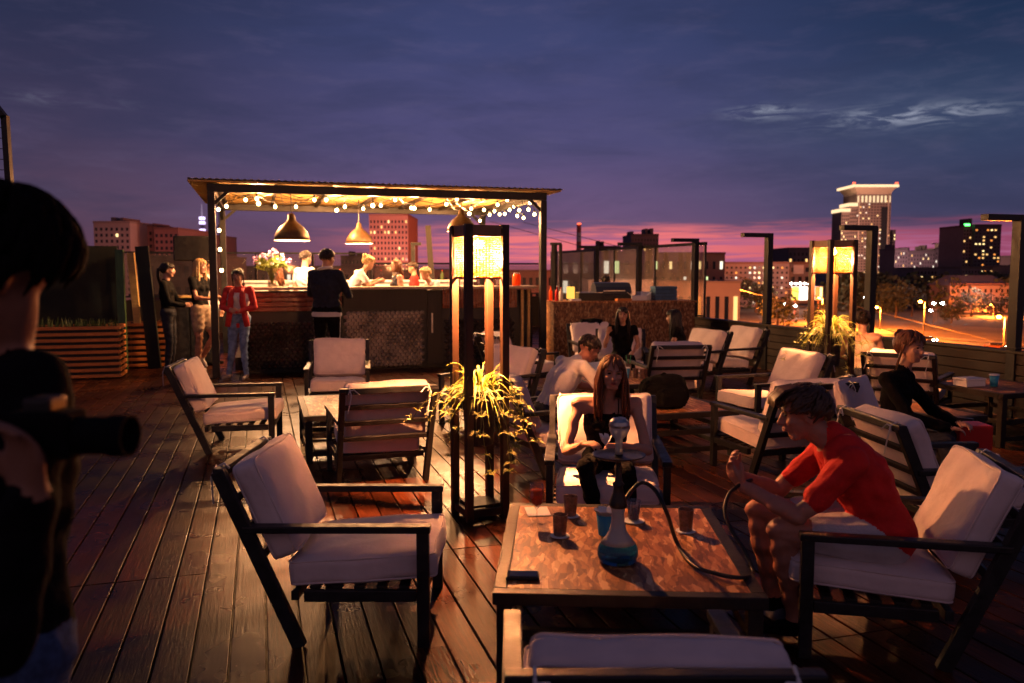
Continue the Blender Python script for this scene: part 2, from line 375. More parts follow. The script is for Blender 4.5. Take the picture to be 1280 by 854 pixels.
# parapet on the right with board siding
t = thing('parapet_wall', 'low dark board-clad wall along the right edge of the terrace', 'wall')
pw = MB()
for k in range(6):
    pw.bar(uv(-1.4, 8.2, .065+k*.122), uv(23.7, 8.2, .065+k*.122), .05, .112, bev=.004)
pw.build('cladding', M['siding'], t)
MB().bar(uv(-1.4, 8.25, .37), uv(23.7, 8.25, .37), .03, .72).build('backing', M['black'], t)
MB().bar(uv(-1.4, 8.22, .755), uv(23.7, 8.22, .755), .17, .03, bev=.004).build('coping', M['blackwood'], t)
t2 = thing('back_parapet', 'low dark wall across the far end of the terrace', 'wall')
MB().bar(uv(23.78, 8.1, .45), uv(23.78, -9, .45), .12, .9).build('cladding', M['siding'], t2)
# gibbet-shaped fence posts
pl = ['nearest to the photographer by the right edge', 'just right of the far lamp tower and its plant', 'at the open end of the glass screen', 'behind the chair with the blond wood table, right of the blue crate', 'behind the barbecue on the strand-board counter', 'farthest down the glass screen']
pl = ['thick black gallows-shaped fence post rising at the right edge of the photo',
      'black gallows-shaped post right beside the far lamp tower with the plant',
      'black gallows-shaped post at the open right end of the glass screen',
      'black gallows-shaped post right behind the blue crate on the counter',
      'black gallows-shaped post between the barbecue and the blue crate',
      'smallest, farthest black gallows-shaped post of the glass screen']
Dp = [9.43, 11.68, 14.05, 16.4, 18.84, 21.2]; pxs = [1270, 1087, 959, 868, 798, 745]
for k in range(6):
    x = (pxs[k]-640)/FPX*Dp[k]; P = Vector((x, Dp[k], 0)); v0 = P.dot(V); u0 = P.dot(U)
    t = thing('fence_post', pl[k], 'post', P, AL, 'gallows-shaped posts along the right fence')
    MB().box((0, 0, 1.15), (.10, .12, 2.3), bev=.005).build('upright', M['black'], t)
    MB().box((-.23, 0, 2.265), (.56, .11, .07), bev=.005).build('arm', M['black'], t)
    MB().box((0, 0, .80), (.16, .20, .012)).build('mounting_plate', M['black'], t)
# glass screen
def screen_glass():
    m = bpy.data.materials.new('dusty screen glass'); m.use_nodes = True; q = NG(m.node_tree); m.node_tree.nodes.clear()
    tr = q.n('ShaderNodeBsdfTransparent'); tr.inputs[0].default_value = (.86, .84, .82, 1); gl = q.n('ShaderNodeBsdfGlossy'); gl.inputs['Roughness'].default_value = .06
    gl.inputs[0].default_value = (1, .9, .85, 1)
    df = q.n('ShaderNodeBsdfDiffuse'); df.inputs[0].default_value = (.7, .6, .55, 1)  # pale diffuse film: haze over the view put into the glass
    fr = q.n('ShaderNodeFresnel'); fr.inputs[0].default_value = 1.5
    tcn = q.n('ShaderNodeTexCoord'); nz = q.noise(tcn.outputs['Object'], 2.5, 5, .65)
    mx = q.n('ShaderNodeMixShader'); q.l(q.m('MULTIPLY', fr.outputs[0], .35), mx.inputs[0]); q.l(tr.outputs[0], mx.inputs[1]); q.l(gl.outputs[0], mx.inputs[2])
    m2 = q.n('ShaderNodeMixShader'); q.l(q.ss(nz, .3, .8, .05, .13), m2.inputs[0]); q.l(mx.outputs[0], m2.inputs[1]); q.l(df.outputs[0], m2.inputs[2])
    o = q.n('ShaderNodeOutputMaterial'); q.l(m2.outputs[0], o.inputs[0]); return m
M['screen_glass'] = screen_glass()
t = thing('glass_screen', 'framed glass wind screen on top of the right parapet', 'screen')
us = [14.45, 16.6, 18.8, 21.0, 23.4]
for a, b in zip(us, us[1:]):
    pn = MB().bar(uv(a+.03, 8.32, 1.49), uv(b-.03, 8.32, 1.49), .012, 1.36).build('glass_pane', M['screen_glass'], t)
for a in us:
    MB().bar(uv(a-1.15 if False else a, 8.30, .77), uv(a, 8.30, 2.2), .04, .04).build('stanchion', M['black'], t)
MB().bar(uv(us[0]-.02, 8.30, 2.2), uv(us[-1], 8.30, 2.2), .05, .06).build('top_rail', M['black'], t)
MB().bar(uv(us[0]-.02, 8.30, .79), uv(us[-1], 8.30, .79), .04, .03).build('bottom_rail', M['black'], t)
# back fence: rails at two heights
def fence(name, lab, v0, v1, u0, zt, n):
    t = thing(name, lab, 'fence')
    MB().bar(uv(u0, v0, zt), uv(u0, v1, zt), .06, .05).build('top_rail', M['black'], t)
    MB().bar(uv(u0, v0, 1.0), uv(u0, v1, 1.0), .04, .04).build('lower_rail', M['black'], t)
    for k in range(n):
        vv = v0+(v1-v0)*k/(n-1)
        MB().bar(uv(u0, vv, 0), uv(u0, vv, zt-.03), .05, .05).build('post', M['black'], t)
    for k in range(n-1):
        a = v0+(v1-v0)*k/(n-1); b = v0+(v1-v0)*(k+1)/(n-1)
        MB().bar(uv(u0+.03, a+.06, (zt+1.02)/2), uv(u0+.03, b-.06, (zt+1.02)/2), .010, zt-1.1).build('glass_pane', M['screen_glass'], t)
fence('railing', 'low black railing with glass across the far end right of the tower block', 8.1, 3.0, 23.45, 1.87, 4)
fence('railing', 'taller black railing with glass across the far end behind the bar', 2.9, -7.5, 23.45, 2.14, 8)
# cluster of dark posts in the far corner
t = thing('corner_gate', 'narrow black gate frame in the far corner left of the glass screen', 'gate')
for px in (690, 693.5, 701):
    p = onz(px, 400, .9); D = 19.5; x = (px+1-640)/FPX*D
    MB().box((x, D+(px-690)*.05, 1.15), (.08, .08, 2.3)).build('post', M['black'], t)
MB().box(((695-640)/FPX*19.5, 19.7, 2.3), (.27, .10, .06)).build('lintel', M['black'], t)
# upright boards sticking up behind the bar
for (px, y0, D, lab) in ((537, 282, 18.5, 'dark upright plank leaning beside the tower block behind the bar'), (517, 305, 19.5, 'short black hooked pipe right of the tower block')):
    z = at(px, y0, D).z; x = (px-640)/FPX*D
    if px == 537:
        t = MB().bar((x+.15, D, 0), (x-.02, D, z), .12, .05, up=(0, 1, 0)).build('plank', M['blackwood']); tag(t, lab, 'plank')
    else:
        t = thing('vent_pipe', lab, 'pipe', (x, D, 0)); MB().box((0, 0, z/2), (.09, .09, z)).build('pipe', M['black'], t); MB().box((.07, 0, z), (.24, .11, .07)).build('hood', M['black'], t)
# left dark screens, green post, planters
t = thing('windbreak', 'tall black canvas windbreak behind the long slatted planter', 'screen')
for (a, b) in ((-2.9, -1.4), (-4.4, -2.95), (-6.2, -4.45)):
    MB().bar(at(150, 400, 14.6)*1.0+V*(a-(-1.4))+Vector((0, 0, 1.05-at(150, 400, 14.6).z)), at(150, 400, 14.6)+V*(b-(-1.4))+Vector((0, 0, 1.05-at(150, 400, 14.6).z)), .05, 2.1).build('canvas_panel', mat('dark green canvas', (.006, .010, .009), .8, noise=(2, .3), bump=.3, bscale=5), t)
def stick(name, px, y0, D, w, m, lab, cat, lean=0.0, base=0):
    z = at(px, y0, D).z; x = (px-640)/FPX*D
    o = MB().bar((x+lean, D, base), (x, D, z), w, .05, up=(0, 1, 0), bev=.004).build(name, m); return tag(o, lab, cat)
stick('post', 152, 312, 14.0, .13, M['greenwood'], 'green painted timber post at the end of the black windbreak', 'post')
stick('plank', 166, 316, 14.4, .12, M['roofwood'], 'pale timber plank leaning behind the green post', 'plank', .12)
stick('rolled_tarp', 180, 308, 14.2, .22, mat('black tarp', (.014, .018, .016), .7, bump=.6, bscale=6), 'dark rolled tarpaulin standing beside the pale plank', 'tarpaulin', .15)
def planter(P, L, dp, h, n, lab, grass=True):
    t = thing('slatted_planter', lab, 'planter', P, AL, 'long slatted wooden planters')
    b = MB(); step = h/n
    for k in range(n):
        z = step*(k+.5)
        b.box((-L/2, 0, z), (L, .03, step*.52), bev=.004)
        b.box((-L/2, dp, z), (L, .03, step*.52), bev=.004)
        b.box((-.015, dp/2, z), (.03, dp-.035, step*.52), bev=.004); b.box((-L+.015, dp/2, z), (.03, dp-.035, step*.52), bev=.004)
    b.build('slats', M['slatwood'], t)
    b = MB()
    for x in (-.06, -L*.33, -L*.66, -L+.06):
        for y in (.045, dp-.045): b.box((x, y, h/2-.01), (.05, .05, h-.04))
    b.build('frame', M['blackwood'], t)
    MB().box((-L/2, dp/2, h/2-.03), (L-.14, dp-.14, h-.09)).build('liner', M['black'], t)
    if grass:
        b = MB(); r_ = random.Random(5)
        for k in range(900):
            x = -r_.uniform(.06, L-.06); y = r_.uniform(.06, dp-.06); hh = r_.uniform(.03, .12)*(1.3 if -L*.5 < x < -L*.2 else 1); a = r_.uniform(0, 6.28)
            p = Vector((x, y, h-.08)); q_ = p+Vector((math.cos(a)*hh*.4, math.sin(a)*hh*.4, hh+.06))
            b.ribbon([p, (p+q_)/2+Vector((0, 0, .02)), q_], [.006, .006, .001], (-math.sin(a), math.cos(a), 0))
        stuff(b.build('grass', M['leaf_dark'], t))
planter(at(152, 470, 12.9)-Vector((0, 0, at(152, 470, 12.9).z)), 4.2, .6, .84, 9, 'long orange slatted planter full of grass behind the photographer')
planter(at(212, 470, 14.4)-Vector((0, 0, at(212, 470, 14.4).z)), .95, .55, .80, 8, 'short dim slatted planter behind the woman in the black jacket', False)
# awning and trellis at the upper left edge
t = thing('awning', 'orange-lit sloping fabric awning at the upper left edge', 'awning', (-4.40, 6.7, 0))
b = MB()
vs = [(-.02, -.5, 2.31), (-2.6, -.5, 3.1), (-2.6, 1.6, 3.1), (-.02, 1.6, 2.31)]
top = [b.bm.verts.new(v) for v in vs]; bot = [b.bm.verts.new((v[0], v[1], v[2]-.03)) for v in vs]
b.bm.faces.new(top); b.bm.faces.new(bot[::-1])
for k in range(4): b.bm.faces.new((top[k], bot[k], bot[(k+1) % 4], top[(k+1) % 4]))
b.build('fabric', mat('orange awning fabric', (.45, .17, .06), .85, noise=(6, .15), bump=.3, bscale=12), t)
for (x, y) in ((-2.5, -.4), (-2.5, 1.5)): MB().box((x, y, (2.31-(x+.02)*.306)/2-.02), (.06, .06, 2.31-(x+.02)*.306-.04)).build('pole', M['black'], t)
t = thing('trellis_frame', 'black metal trellis frame with thin wires above the awning', 'trellis', (-4.3, 7.3, 0))
x1 = at(17, 215, 7.3).x+4.3; zt = at(10, 130, 7.3).z
b = MB(); b.bar((x1, 0, 0), (x1-.05, 0, zt-.10), .05); b.build('upright', M['black'], t)
MB().bar((x1-.05, 0, zt-.12), (x1-.14, 0, zt), .05).build('brace', M['black'], t); MB().bar((x1-.12, 0, zt), (x1-1.2, 0, zt+.04), .05).build('top_rail', M['black'], t)
MB().bar((x1-1.2, 0, 0), (x1-1.2, 0, zt+.04), .05).build('upright', M['black'], t)
b = MB()
for k in range(9): z = zt-.2-k*.09; b.bar((x1-.05, 0, z), (x1-1.2, 0, z+.02), .006)
for k in range(6): x = x1-.2-k*.17; b.bar((x, .01, zt-1), (x, .01, zt+.01), .006)
b.build('wires', M['black'], t)
# ------------------------------------------------------------------ the bar pavilion
BO = Vector((-4.65, 13.0, 0))                    # foot of its front left post; local x runs along V, y along U
BR = AL
def L2W(x, y, z=0): return BO+V*x+U*y+Vector((0, 0, z))
def W2L(p): d = Vector(p)-BO; return Vector((d.dot(V), d.dot(U), d.z))
PW, PD = 5.42, 4.1
t = thing('bar_pavilion', 'black-framed bar pavilion with a glowing board roof', 'pavilion', BO, BR)
for x in (0, PW):
    for y in (0, PD): MB().box((x, y, 1.44), (.11, .11, 2.88), bev=.006).build('post', M['black'], t)
for y in (0, PD): MB().box((PW/2, y, 2.95), (PW+.11, .10, .13), bev=.005).build('beam', M['black'], t)
for x in (0, PW): MB().box((x, PD/2, 2.95), (.10, PD-.12, .13), bev=.005).build('beam', M['black'], t)
for x, sx in ((0, 1), (PW, -1)):
    for y, sy in ((0, 1), (PD, -1)):
        MB().bar((x+sx*.03, y, 2.70), (x+sx*.25, y, 2.90), .05).build('knee_brace', M['black'], t)
        MB().bar((x, y+sy*.03, 2.70), (x, y+sy*.25, 2.90), .05).build('knee_brace', M['black'], t)
for k in range(7): MB().box((.1+(PW-.2)*k/6, PD/2, 3.0), (.045, PD-.12, .06)).build('rafter', M['blackwood'], t)
b = MB(); n = 28
for k in range(n):
    y = -.13+(PD+.45)*(k+.5)/n
    b.box((PW/2-.02, y, 3.045+random.uniform(-.003, .003)), (PW+.62, (PD+.45)/n-.012, .022))
b.build('roof_boards', M['roofwood'], t)
b = MB(); n = 60
pts = []
for k in range(241):
    x = -.33+(PW+.66)*k/240; pts.append((x, 3.075+.010*math.sin(k*math.pi/2)))
for (xa, za), (xb, zb) in zip(pts, pts[1:]):
    f = [b.bm.verts.new((xa, -.15, za)), b.bm.verts.new((xb, -.15, zb)), b.bm.verts.new((xb, PD+.38, zb)), b.bm.verts.new((xa, PD+.38, za))]; b.bm.faces.new(f)
o = b.build('roof_sheet', mat('corrugated metal sheet', (.5, .42, .3), .4, .6, noise=(5, .2)), t)
md = o.modifiers.new('s', 'SOLIDIFY'); md.thickness = .004
# sagging net of thin cables under the roof
b = MB(); r_ = random.Random(11)
for k in range(46):
    x0 = r_.uniform(.1, PW-.1); x1 = x0+r_.uniform(-1.6, 1.6); x1 = min(max(x1, .1), PW-.1)
    ys = (.1, PD-.1) if k % 2 else (r_.uniform(.1, PD), r_.uniform(.1, PD-.1))
    P0 = Vector((x0, ys[0], 2.98)); P1 = Vector((x1, ys[1], 2.98)); mid_ = (P0+P1)/2-Vector((0, 0, r_.uniform(.02, .14)))
    b.tube([P0, (P0+mid_)/2-Vector((0, 0, .015)), mid_, (P1+mid_)/2-Vector((0, 0, .015)), P1], .006, 4)
b.build('hanging_wires', M['black'], t)
MB().box((PW+.13-.6, .0, 0.5), (.0, .0, .0)) if False else None
# bar counter
t = thing('bar_counter', 'long dark bar counter with wooden fascia and scaly metal panels', 'counter', BO, BR)
CW0, CW1 = .42, PW-.10; CY = .18
MB().box(((CW0+CW1)/2, CY+.22, 1.385), (CW1-CW0+.1, .56, .045), bev=.008).build('countertop', mat('pale bar top', (.50, .38, .26), .3, noise=(4, .15)), t)
MB().box(((CW0+CW1)/2, CY+.30, .67), (CW1-CW0, .30, 1.335)).build('carcass', M['black'], t)
def fluted(x0, x1, y, z0, z1, m, nm):
    b = MB(); n = max(3, int((x1-x0)/.045))
    for k in range(n): b.box((x0+(x1-x0)*(k+.5)/n, y, (z0+z1)/2), ((x1-x0)/n*.86, .03, z1-z0), bev=.006)
    return b.build(nm, m, t)
b = MB()
for k in range(4): b.box(((CW0+1.98)/2, CY+.06-.004*k, 1.05+k*.078), (1.98-CW0, .05, .072), bev=.010)
b.build('wood_fascia', M['redwood'], t)
MB().box(((2.0+3.42)/2, CY+.06, 1.20), (1.40, .04, .32)).build('fascia_panel', M['blackwood'], t)
fluted(3.68, CW1-.3, CY+.06, 1.03, 1.36, M['redwood'], 'slatted_fascia')
scale_m = mat('pressed tin scales', (.66, .58, .46), .30, .7, noise=(3, .35), rvar=.1)
scale_d = mat('tarnished tin scales', (.11, .09, .075), .34, .6, noise=(3, .4), rvar=.1)  # darker copy of the tin for the outer panels
def scales(x0, x1, z0, z1, m, nm):
    b = MB(); r = .042; row = 0; z = z0
    while z < z1-.01:
        x = x0+(r if row % 2 else 0)
        while x < x1:
            c = b.bm.verts.new((x, CY+.055-.028, z)); ring = [b.bm.verts.new((x+r*1.0*math.cos(a), CY+.075, z+r*.9*math.sin(a))) for a in [math.pi/2+j*math.pi/3 for j in range(6)]]
            for j in range(6): b.bm.faces.new((c, ring[j], ring[(j+1) % 6]))
            x += 2*r*.98
        z += r*1.4; row += 1
    return b.build(nm, m, t)
MB().box(((CW0+CW1)/2, CY+.105, .55), (CW1-CW0, .04, 1.0)).build('backing_board', M['black'], t)
scales(CW0+.05, 1.95, .10, .82, scale_d, 'scale_panel'); scales(2.05, 3.36, .08, .98, scale_m, 'scale_panel'); scales(3.75, CW1-.35, .10, .85, scale_d, 'scale_panel')
MB().box((3.55, CY+.09, .70), (.26, .05, 1.25), bev=.01).build('door_panel', M['blackwood'], t)
MB().box((3.50, CY+.055, .78), (.025, .02, .34)).build('door_handle', M['steel'], t)
for x in (CW1-.2, CW1-.08): MB().box((x, CY+.07, .72), (.045, .05, 1.25)).build('batten', M['roofwood'], t)
# left end cabinet of the bar
t = thing('side_cabinet', 'dark cabinet at the left end of the bar beside the post', 'cabinet', L2W(-.50, 2.0), BR)
MB().box((.0, .0, .60), (.75, .5, 1.2), bev=.01).build('body', M['blackwood'], t); MB().box((0, -.02, 1.22), (.82, .58, .035), bev=.006).build('top', M['roofwood'], t)
for x in (-.18, .18): MB().box((x, -.262, .6), (.34, .02, 1.08), bev=.004).build('door', M['black'], t)
t = thing('loudspeaker', 'black loudspeaker box behind the front left post of the pavilion', 'speaker', at(243, 335, 14.3)*1-Vector((0, 0, 0)), BR)
z0 = at(243, 335, 14.3).z; t.location.z = 0
MB().box((0, 0, 2.05), (.62, .4, .42), bev=.02).build('cabinet', M['black'], t); MB().box((0, .0, .92), (.06, .06, 1.84)).build('stand_pole', M['black'], t)
MB().lathe([(.14, 0), (.13, .01), (.03, .03), (.0, .03)], (0, 0, 0)).build('stand_foot', M['black'], t)

# back bar behind the counter
t = thing('back_bar', 'brightly lit white low back bar behind the staff', 'counter', L2W(PW*.5, PD-.55), BR)
MB().box((0, 0, .72), (4.6, .5, 1.44), bev=.01).build('body', M['white'], t); MB().box((0, -.02, 1.46), (4.7, .58, .04), bev=.006).build('top', M['white'], t)
for k in range(5): MB().box((-1.84+k*.92, -.262, .70), (.86, .02, 1.28), bev=.006).build('door', M['white'], t)
# pendants
def pendant(px, py, D, dia, lab, pw):
    p = at(px, py, D); t = thing('pendant_lamp', lab, 'lamp', p, 0, 'bell-shaped pendant lamps over the bar')
    r = dia/2; h = dia*.62
    prof = [(r, 0), (r*.97, h*.16), (r*.86, h*.38), (r*.62, h*.62), (r*.36, h*.80), (r*.22, h*.92), (r*.17, h*1.12), (r*.13, h*1.22), (.012, h*1.24)]
    o = MB().lathe(prof, n=36, cap=False).build('lamp_shade', [M['brass']], t, smooth=True)
    md = o.modifiers.new('s', 'SOLIDIFY'); md.thickness = -.006
    md.material_offset = 0
    inn = MB().lathe([(a*.965, b_-.0) for a, b_ in prof[:-2]], n=36, cap=False).build('lining', M['white'], t, smooth=True)
    MB().lathe([(r*1.0, -.012), (r*1.03, -.006), (r*1.0, 0)], n=36, cap=False).build('rim', mat('lit enamel rim', (.9, .75, .6), .4), t, smooth=True)
    MB().tube([(0, 0, h*1.2), (0, 0, 3.05-p.z)], .008, 6).build('cord', M['black'], t)
    MB().ball((0, 0, h*.60), .040).build('bulb', emis('pendant bulb', (1, .72, .40), 60), t, smooth=True)
    plight('lamp_light', (0, 0, h*.14), pw*.62, (1, .54, .26), .045, t)
pendant(365, 300, 13.75, .56, 'largest bell pendant lamp hanging over the left half of the bar', 420)
pendant(449, 304, 16.0, .50, 'smaller bell pendant lamp hanging left of the red tower block', 360)
pendant(577, 289, 14.7, .50, 'bell pendant lamp half hidden behind the lit lamp tower', 300)
# string lights
def string(lab, pts, r=.026):
    t = thing('string_lights', lab, 'string lights', pts[0], 0, 'bulb strings on the pavilion')
    O = pts[0]; b = MB(); hang = [p-O+Vector((0, 0, .075)) for p in pts]
    path = []
    for a, c in zip(hang, hang[1:]): path += [a, (a+c)/2-Vector((0, 0, .05*min(1, (c-a).length)))]
    path.append(hang[-1]); b.tube(path, .005, 5); b.build('cable', M['black'], t)
    for p in pts:
        q_ = p-O
        sck = MB().lathe([(.014, .028), (.017, .07), (.010, .085)], q_, 8).build('socket', M['black'], t)
        MB().ball(q_, (r, r, r*1.15), n=12).build('bulb', M['bulb'], t, smooth=True)
def dfront(px, f): # point on the line parallel to the front beam, f metres behind it, at this column
    a = (px-640)/FPX; # BO + V*x + U*f : x s.t. X/Y=a
    P = BO+U*f; k = (a*P.y-P.x)/(V.x-a*V.y); return (P+V*k).y
string('string of four bulbs running down the front left post', [at(273, 262, 13.02), at(274, 288, 13.02), at(275, 312, 13.02), at(277, 338, 13.02)])
fr = [(283, 258, .5), (307, 250, .45), (321, 248.5, .3), (344, 258.5, 1.2), (370, 258.5, 1.5), (393, 250, .5), (408, 250, .3), (431, 258.5, 1.2), (454, 261, 1.8), (476, 257, 1.1), (494, 250, .4), (514, 260, 1.6), (537, 262, 2.0), (558, 255.5, 1.0), (571, 249, .4), (589, 261, 1.6), (605, 262.5, 1.6), (622, 256, .9), (634, 250, .4)]
string('long string of bulbs zigzagging under the front of the pavilion roof', [at(a, b_, dfront(a, f)) for a, b_, f in fr])
rr = [(586, 275, 3.4), (600, 276, 3.1), (612, 268.5, 2.7), (618, 264, 2.5), (624.5, 268, 2.3), (631, 267.5, 2.1), (637, 262.5, 1.9), (642.5, 258, 1.6), (649, 263, 1.4), (646.5, 270, 1.5), (654.5, 272.5, 1.2), (660.5, 262, .9), (662.5, 253.5, .6), (668, 268, .55), (677, 270.5, .2)]
string('bulbs drooping in loops at the open right end of the pavilion', [at(a, b_, dfront(a, f)) for a, b_, f in rr])
# the working light over the bar: bulb clusters light it; lamps belonging to the roof
for k, (x, y) in enumerate(((.7, 1.0), (2.1, 2.2), (3.4, 1.3), (4.7, 2.4), (2.6, .9))):
    p = L2W(x, y, 2.80); t = thing('bare_bulb', ['bare bulb under the roof behind the woman in red', 'bare bulb under the middle of the pavilion roof', 'bare bulb under the roof right of the man in navy', 'bare bulb near the right rear of the pavilion roof', 'bare bulb close behind the front beam of the pavilion'][k], 'bulb', p, 0, 'bare bulbs under the pavilion roof')
    MB().tube([(0, 0, .05), (0, 0, .16)], .008, 6).build('cord', M['black'], t); MB().lathe([(.014, .028), (.018, .07), (.010, .085)], (0, 0, 0), 8).build('socket', M['black'], t)
    MB().ball((0, 0, 0), .035, n=8).build('bulb', M['bulb'], t, smooth=True); plight('bulb_light', (0, 0, -.095), 290, (1, .43, .15), .04, t)
# ------------------------------------------------------------------ lamp towers
def rattan_glow(m):
    if m.get('done'): return
    m['done'] = 1; q = NG(m.node_tree); pb = m.node_tree.nodes['Principled BSDF']; out = [n for n in m.node_tree.nodes if n.type == 'OUTPUT_MATERIAL'][0]
    tr = q.n('ShaderNodeBsdfTranslucent'); tr.inputs[0].default_value = (.75, .20, .03, 1); mx = q.n('ShaderNodeMixShader'); mx.inputs[0].default_value = .05
    q.l(pb.outputs[0], mx.inputs[1]); q.l(tr.outputs[0], mx.inputs[2]); q.l(mx.outputs[0], out.inputs[0])
def lamp_tower(loc, lab, s, watt, seed, lush, phi=AL, z=1.98, zt=.86):
    t = thing('lamp_tower', lab, 'lamp', loc, phi, 'wooden lamp towers with hanging plants')
    w = .050; a = s/2
    for sx in (-1, 1):
        for sy in (-1, 1): MB().box((sx*a, sy*a, z/2), (w, w, z), bev=.005).build('post', mat('dark stained post', (.035, .016, .009), .42, noise=(9, .35), bump=.3, bscale=20, stretch=(1, 1, .12)), t)
    for k, (dx, dy) in enumerate(((0, -1), (0, 1), (-1, 0), (1, 0))):
        sz = (s-w-.004, .022, .075) if dx == 0 else (.022, s-w-.004, .075)
        MB().box((dx*a, dy*a, z-.042), sz, bev=.003).build('top_rail', mat('tan stained rail', (.30, .16, .08), .5, noise=(6, .2)), t)
        sz = (s-w-.004, .035, .05) if dx == 0 else (.035, s-w-.004, .05)
        MB().box((dx*a, dy*a, .055), sz, bev=.003).build('bottom_rail', M['blackwood'], t)
    MB().box((0, 0, .09), (s-w, s-w, .018)).build('bottom_shelf', M['blackwood'], t)
    # woven rattan shade: a panel on each side, woven of thin strips
    rat = mat('rattan strip', (.10, .034, .008), .6, noise=(30, .35))
    rattan_glow(rat)
    z0, z1 = z-.345, z-.08; r_ = random.Random(seed)
    for k in range(4):
        b = MB(); L = s-w; nr = 18; ncol = 9
        for i in range(nr):
            zz = z0+(z1-z0)*(i+.5)/nr; pts = []
            for j in range(ncol*2+1):
                x = -L/2+L*j/(ncol*2); pts.append(((x, .006*math.sin(j*math.pi/2+(i % 2)*math.pi+.3), zz+r_.uniform(-.0016, .0016)+.002*math.sin(i+j*.7))))
            hh = .0053*r_.uniform(.85, 1.12)
            vs = [(b.bm.verts.new((p[0], p[1], p[2]-hh)), b.bm.verts.new((p[0], p[1], p[2]+hh))) for p in pts]
            for c, d in zip(vs, vs[1:]): b.bm.faces.new((c[0], d[0], d[1], c[1]))
        for j in range(ncol):
            x = -L/2+L*(j+.5)/ncol
            b.tube([(x, 0, z0), (x, 0, z1)], .0028, 5)
        b.box((0, 0, z0-.006), (L, .018, .014)); 
        o = b.build('woven_shade', rat, t); ang = k*math.pi/2
        o.location = (math.sin(ang)*(a-.004), -math.cos(ang)*(a-.004), 0); o.rotation_euler = (0, 0, ang)
    MB().ball((0, 0, z-.125), .036, n=12).build('bulb', M['bulb_big'], t, smooth=True)
    MB().tube([(0, 0, z-.09), (0, 0, z-.045)], .02, 8).build('bulb_socket', M['black'], t)
    MB().bar((-a+.03, 0, z-.045), (a-.03, 0, z-.045), .02).build('socket_bar', M['black'], t)
    plight('lamp_light', (0, 0, z-.215), watt, (1, .35, .115), .035, t)
    # plant pot and spider plant
    pot = MB().lathe([(r, zz+zt) for r, zz in [(.075, -.37), (.095, -.36), (.118, -.04), (.128, -.04), (.128, 0), (.112, 0), (.10, -.04), (0, -.05)]], n=24).build('plant_pot', M['soil'], t, smooth=False)
    for sx in (-1, 1): MB().bar((sx*(a-w/2), 0, zt-.2), (sx*.10, 0, zt-.2), .02).build('pot_bracket', M['black'], t)
    b = MB(); n = 240 if lush else 170
    for i in range(n):
        an = r_.uniform(0, 6.283); L = r_.uniform(.16, .36)*(1.15 if lush else 1); up_ = r_.uniform(.55, 1.3); d = Vector((math.cos(an), math.sin(an), 0)); side = Vector((-math.sin(an), math.cos(an), 0))
        p0 = Vector((0, 0, zt-.04))+d*r_.uniform(0, .08); pts = []
        side = (side+Vector((0, 0, r_.uniform(-.6, .6)))).normalized()
        for k in range(9):
            f = k/8; pts.append(p0+d*(L*f*(.35+.65*(1-up_)+.35*f))+Vector((0, 0, L*(up_*1.5*f-(1.35)*f*f))))
        wd = r_.uniform(.0035, .0095)
        b.ribbon(pts, [wd*(.6+.4*min(1, f*3))*(1-(k/8)**3)+.0006 for k, f in enumerate([x/8 for x in range(9)])], side)
    b.build('spider_leaves', M['leaf'], t)
    b = MB()
    for i in range(20 if lush else 24):
        an = r_.uniform(0, 6.283); d = Vector((math.cos(an), math.sin(an), 0)); p = Vector((0, 0, zt))+d*.10; v = d*.05+Vector((0, 0, .03)); pts = [p]
        for k in range(r_.randint(6, 12)):
            v += Vector((r_.uniform(-.012, .012), r_.uniform(-.012, .012), -.014)); v.z = max(v.z, -.06); p = p+v; pts.append(p)
            v = Vector((v.x*.82, v.y*.82, v.z))
        b.tube(pts, .0022, 4)
        for p in pts[2::2]+[pts[-1]]:
            for j in range(r_.randint(5, 9)):
                a2 = r_.uniform(0, 6.28); l2 = r_.uniform(.025, .075); d2 = Vector((math.cos(a2), math.sin(a2), r_.uniform(-.2, .8))).normalized()
                b.ribbon([p, p+d2*l2*.5+Vector((0, 0, .006)), p+d2*l2-Vector((0, 0, .012))], [.0035, .004, .0005], d2.orthogonal().normalized())
    b.build('trailing_runners', mat('olive runners', (.15, .16, .035), .5, noise=(9, .4)), t)
    return t
PH = R(25); LT = Vector((-.285, 5.44, 0))+Vector((math.cos(PH)-math.sin(PH), math.sin(PH)+math.cos(PH), 0))*.13
lamp_tower(LT, 'glowing woven lamp tower with a spider plant left of the seated young woman', .26, 1200, 3, False, PH)
LT2p = at(1041, 400, 8.75); LT2 = Vector((LT2p.x, 8.75, 0))+Vector((.06, .20, 0))
lamp_tower(LT2, 'farther glowing lamp tower with a bushy yellow plant near the right fence', .30, 480, 9, True, z=2.0, zt=1.02)
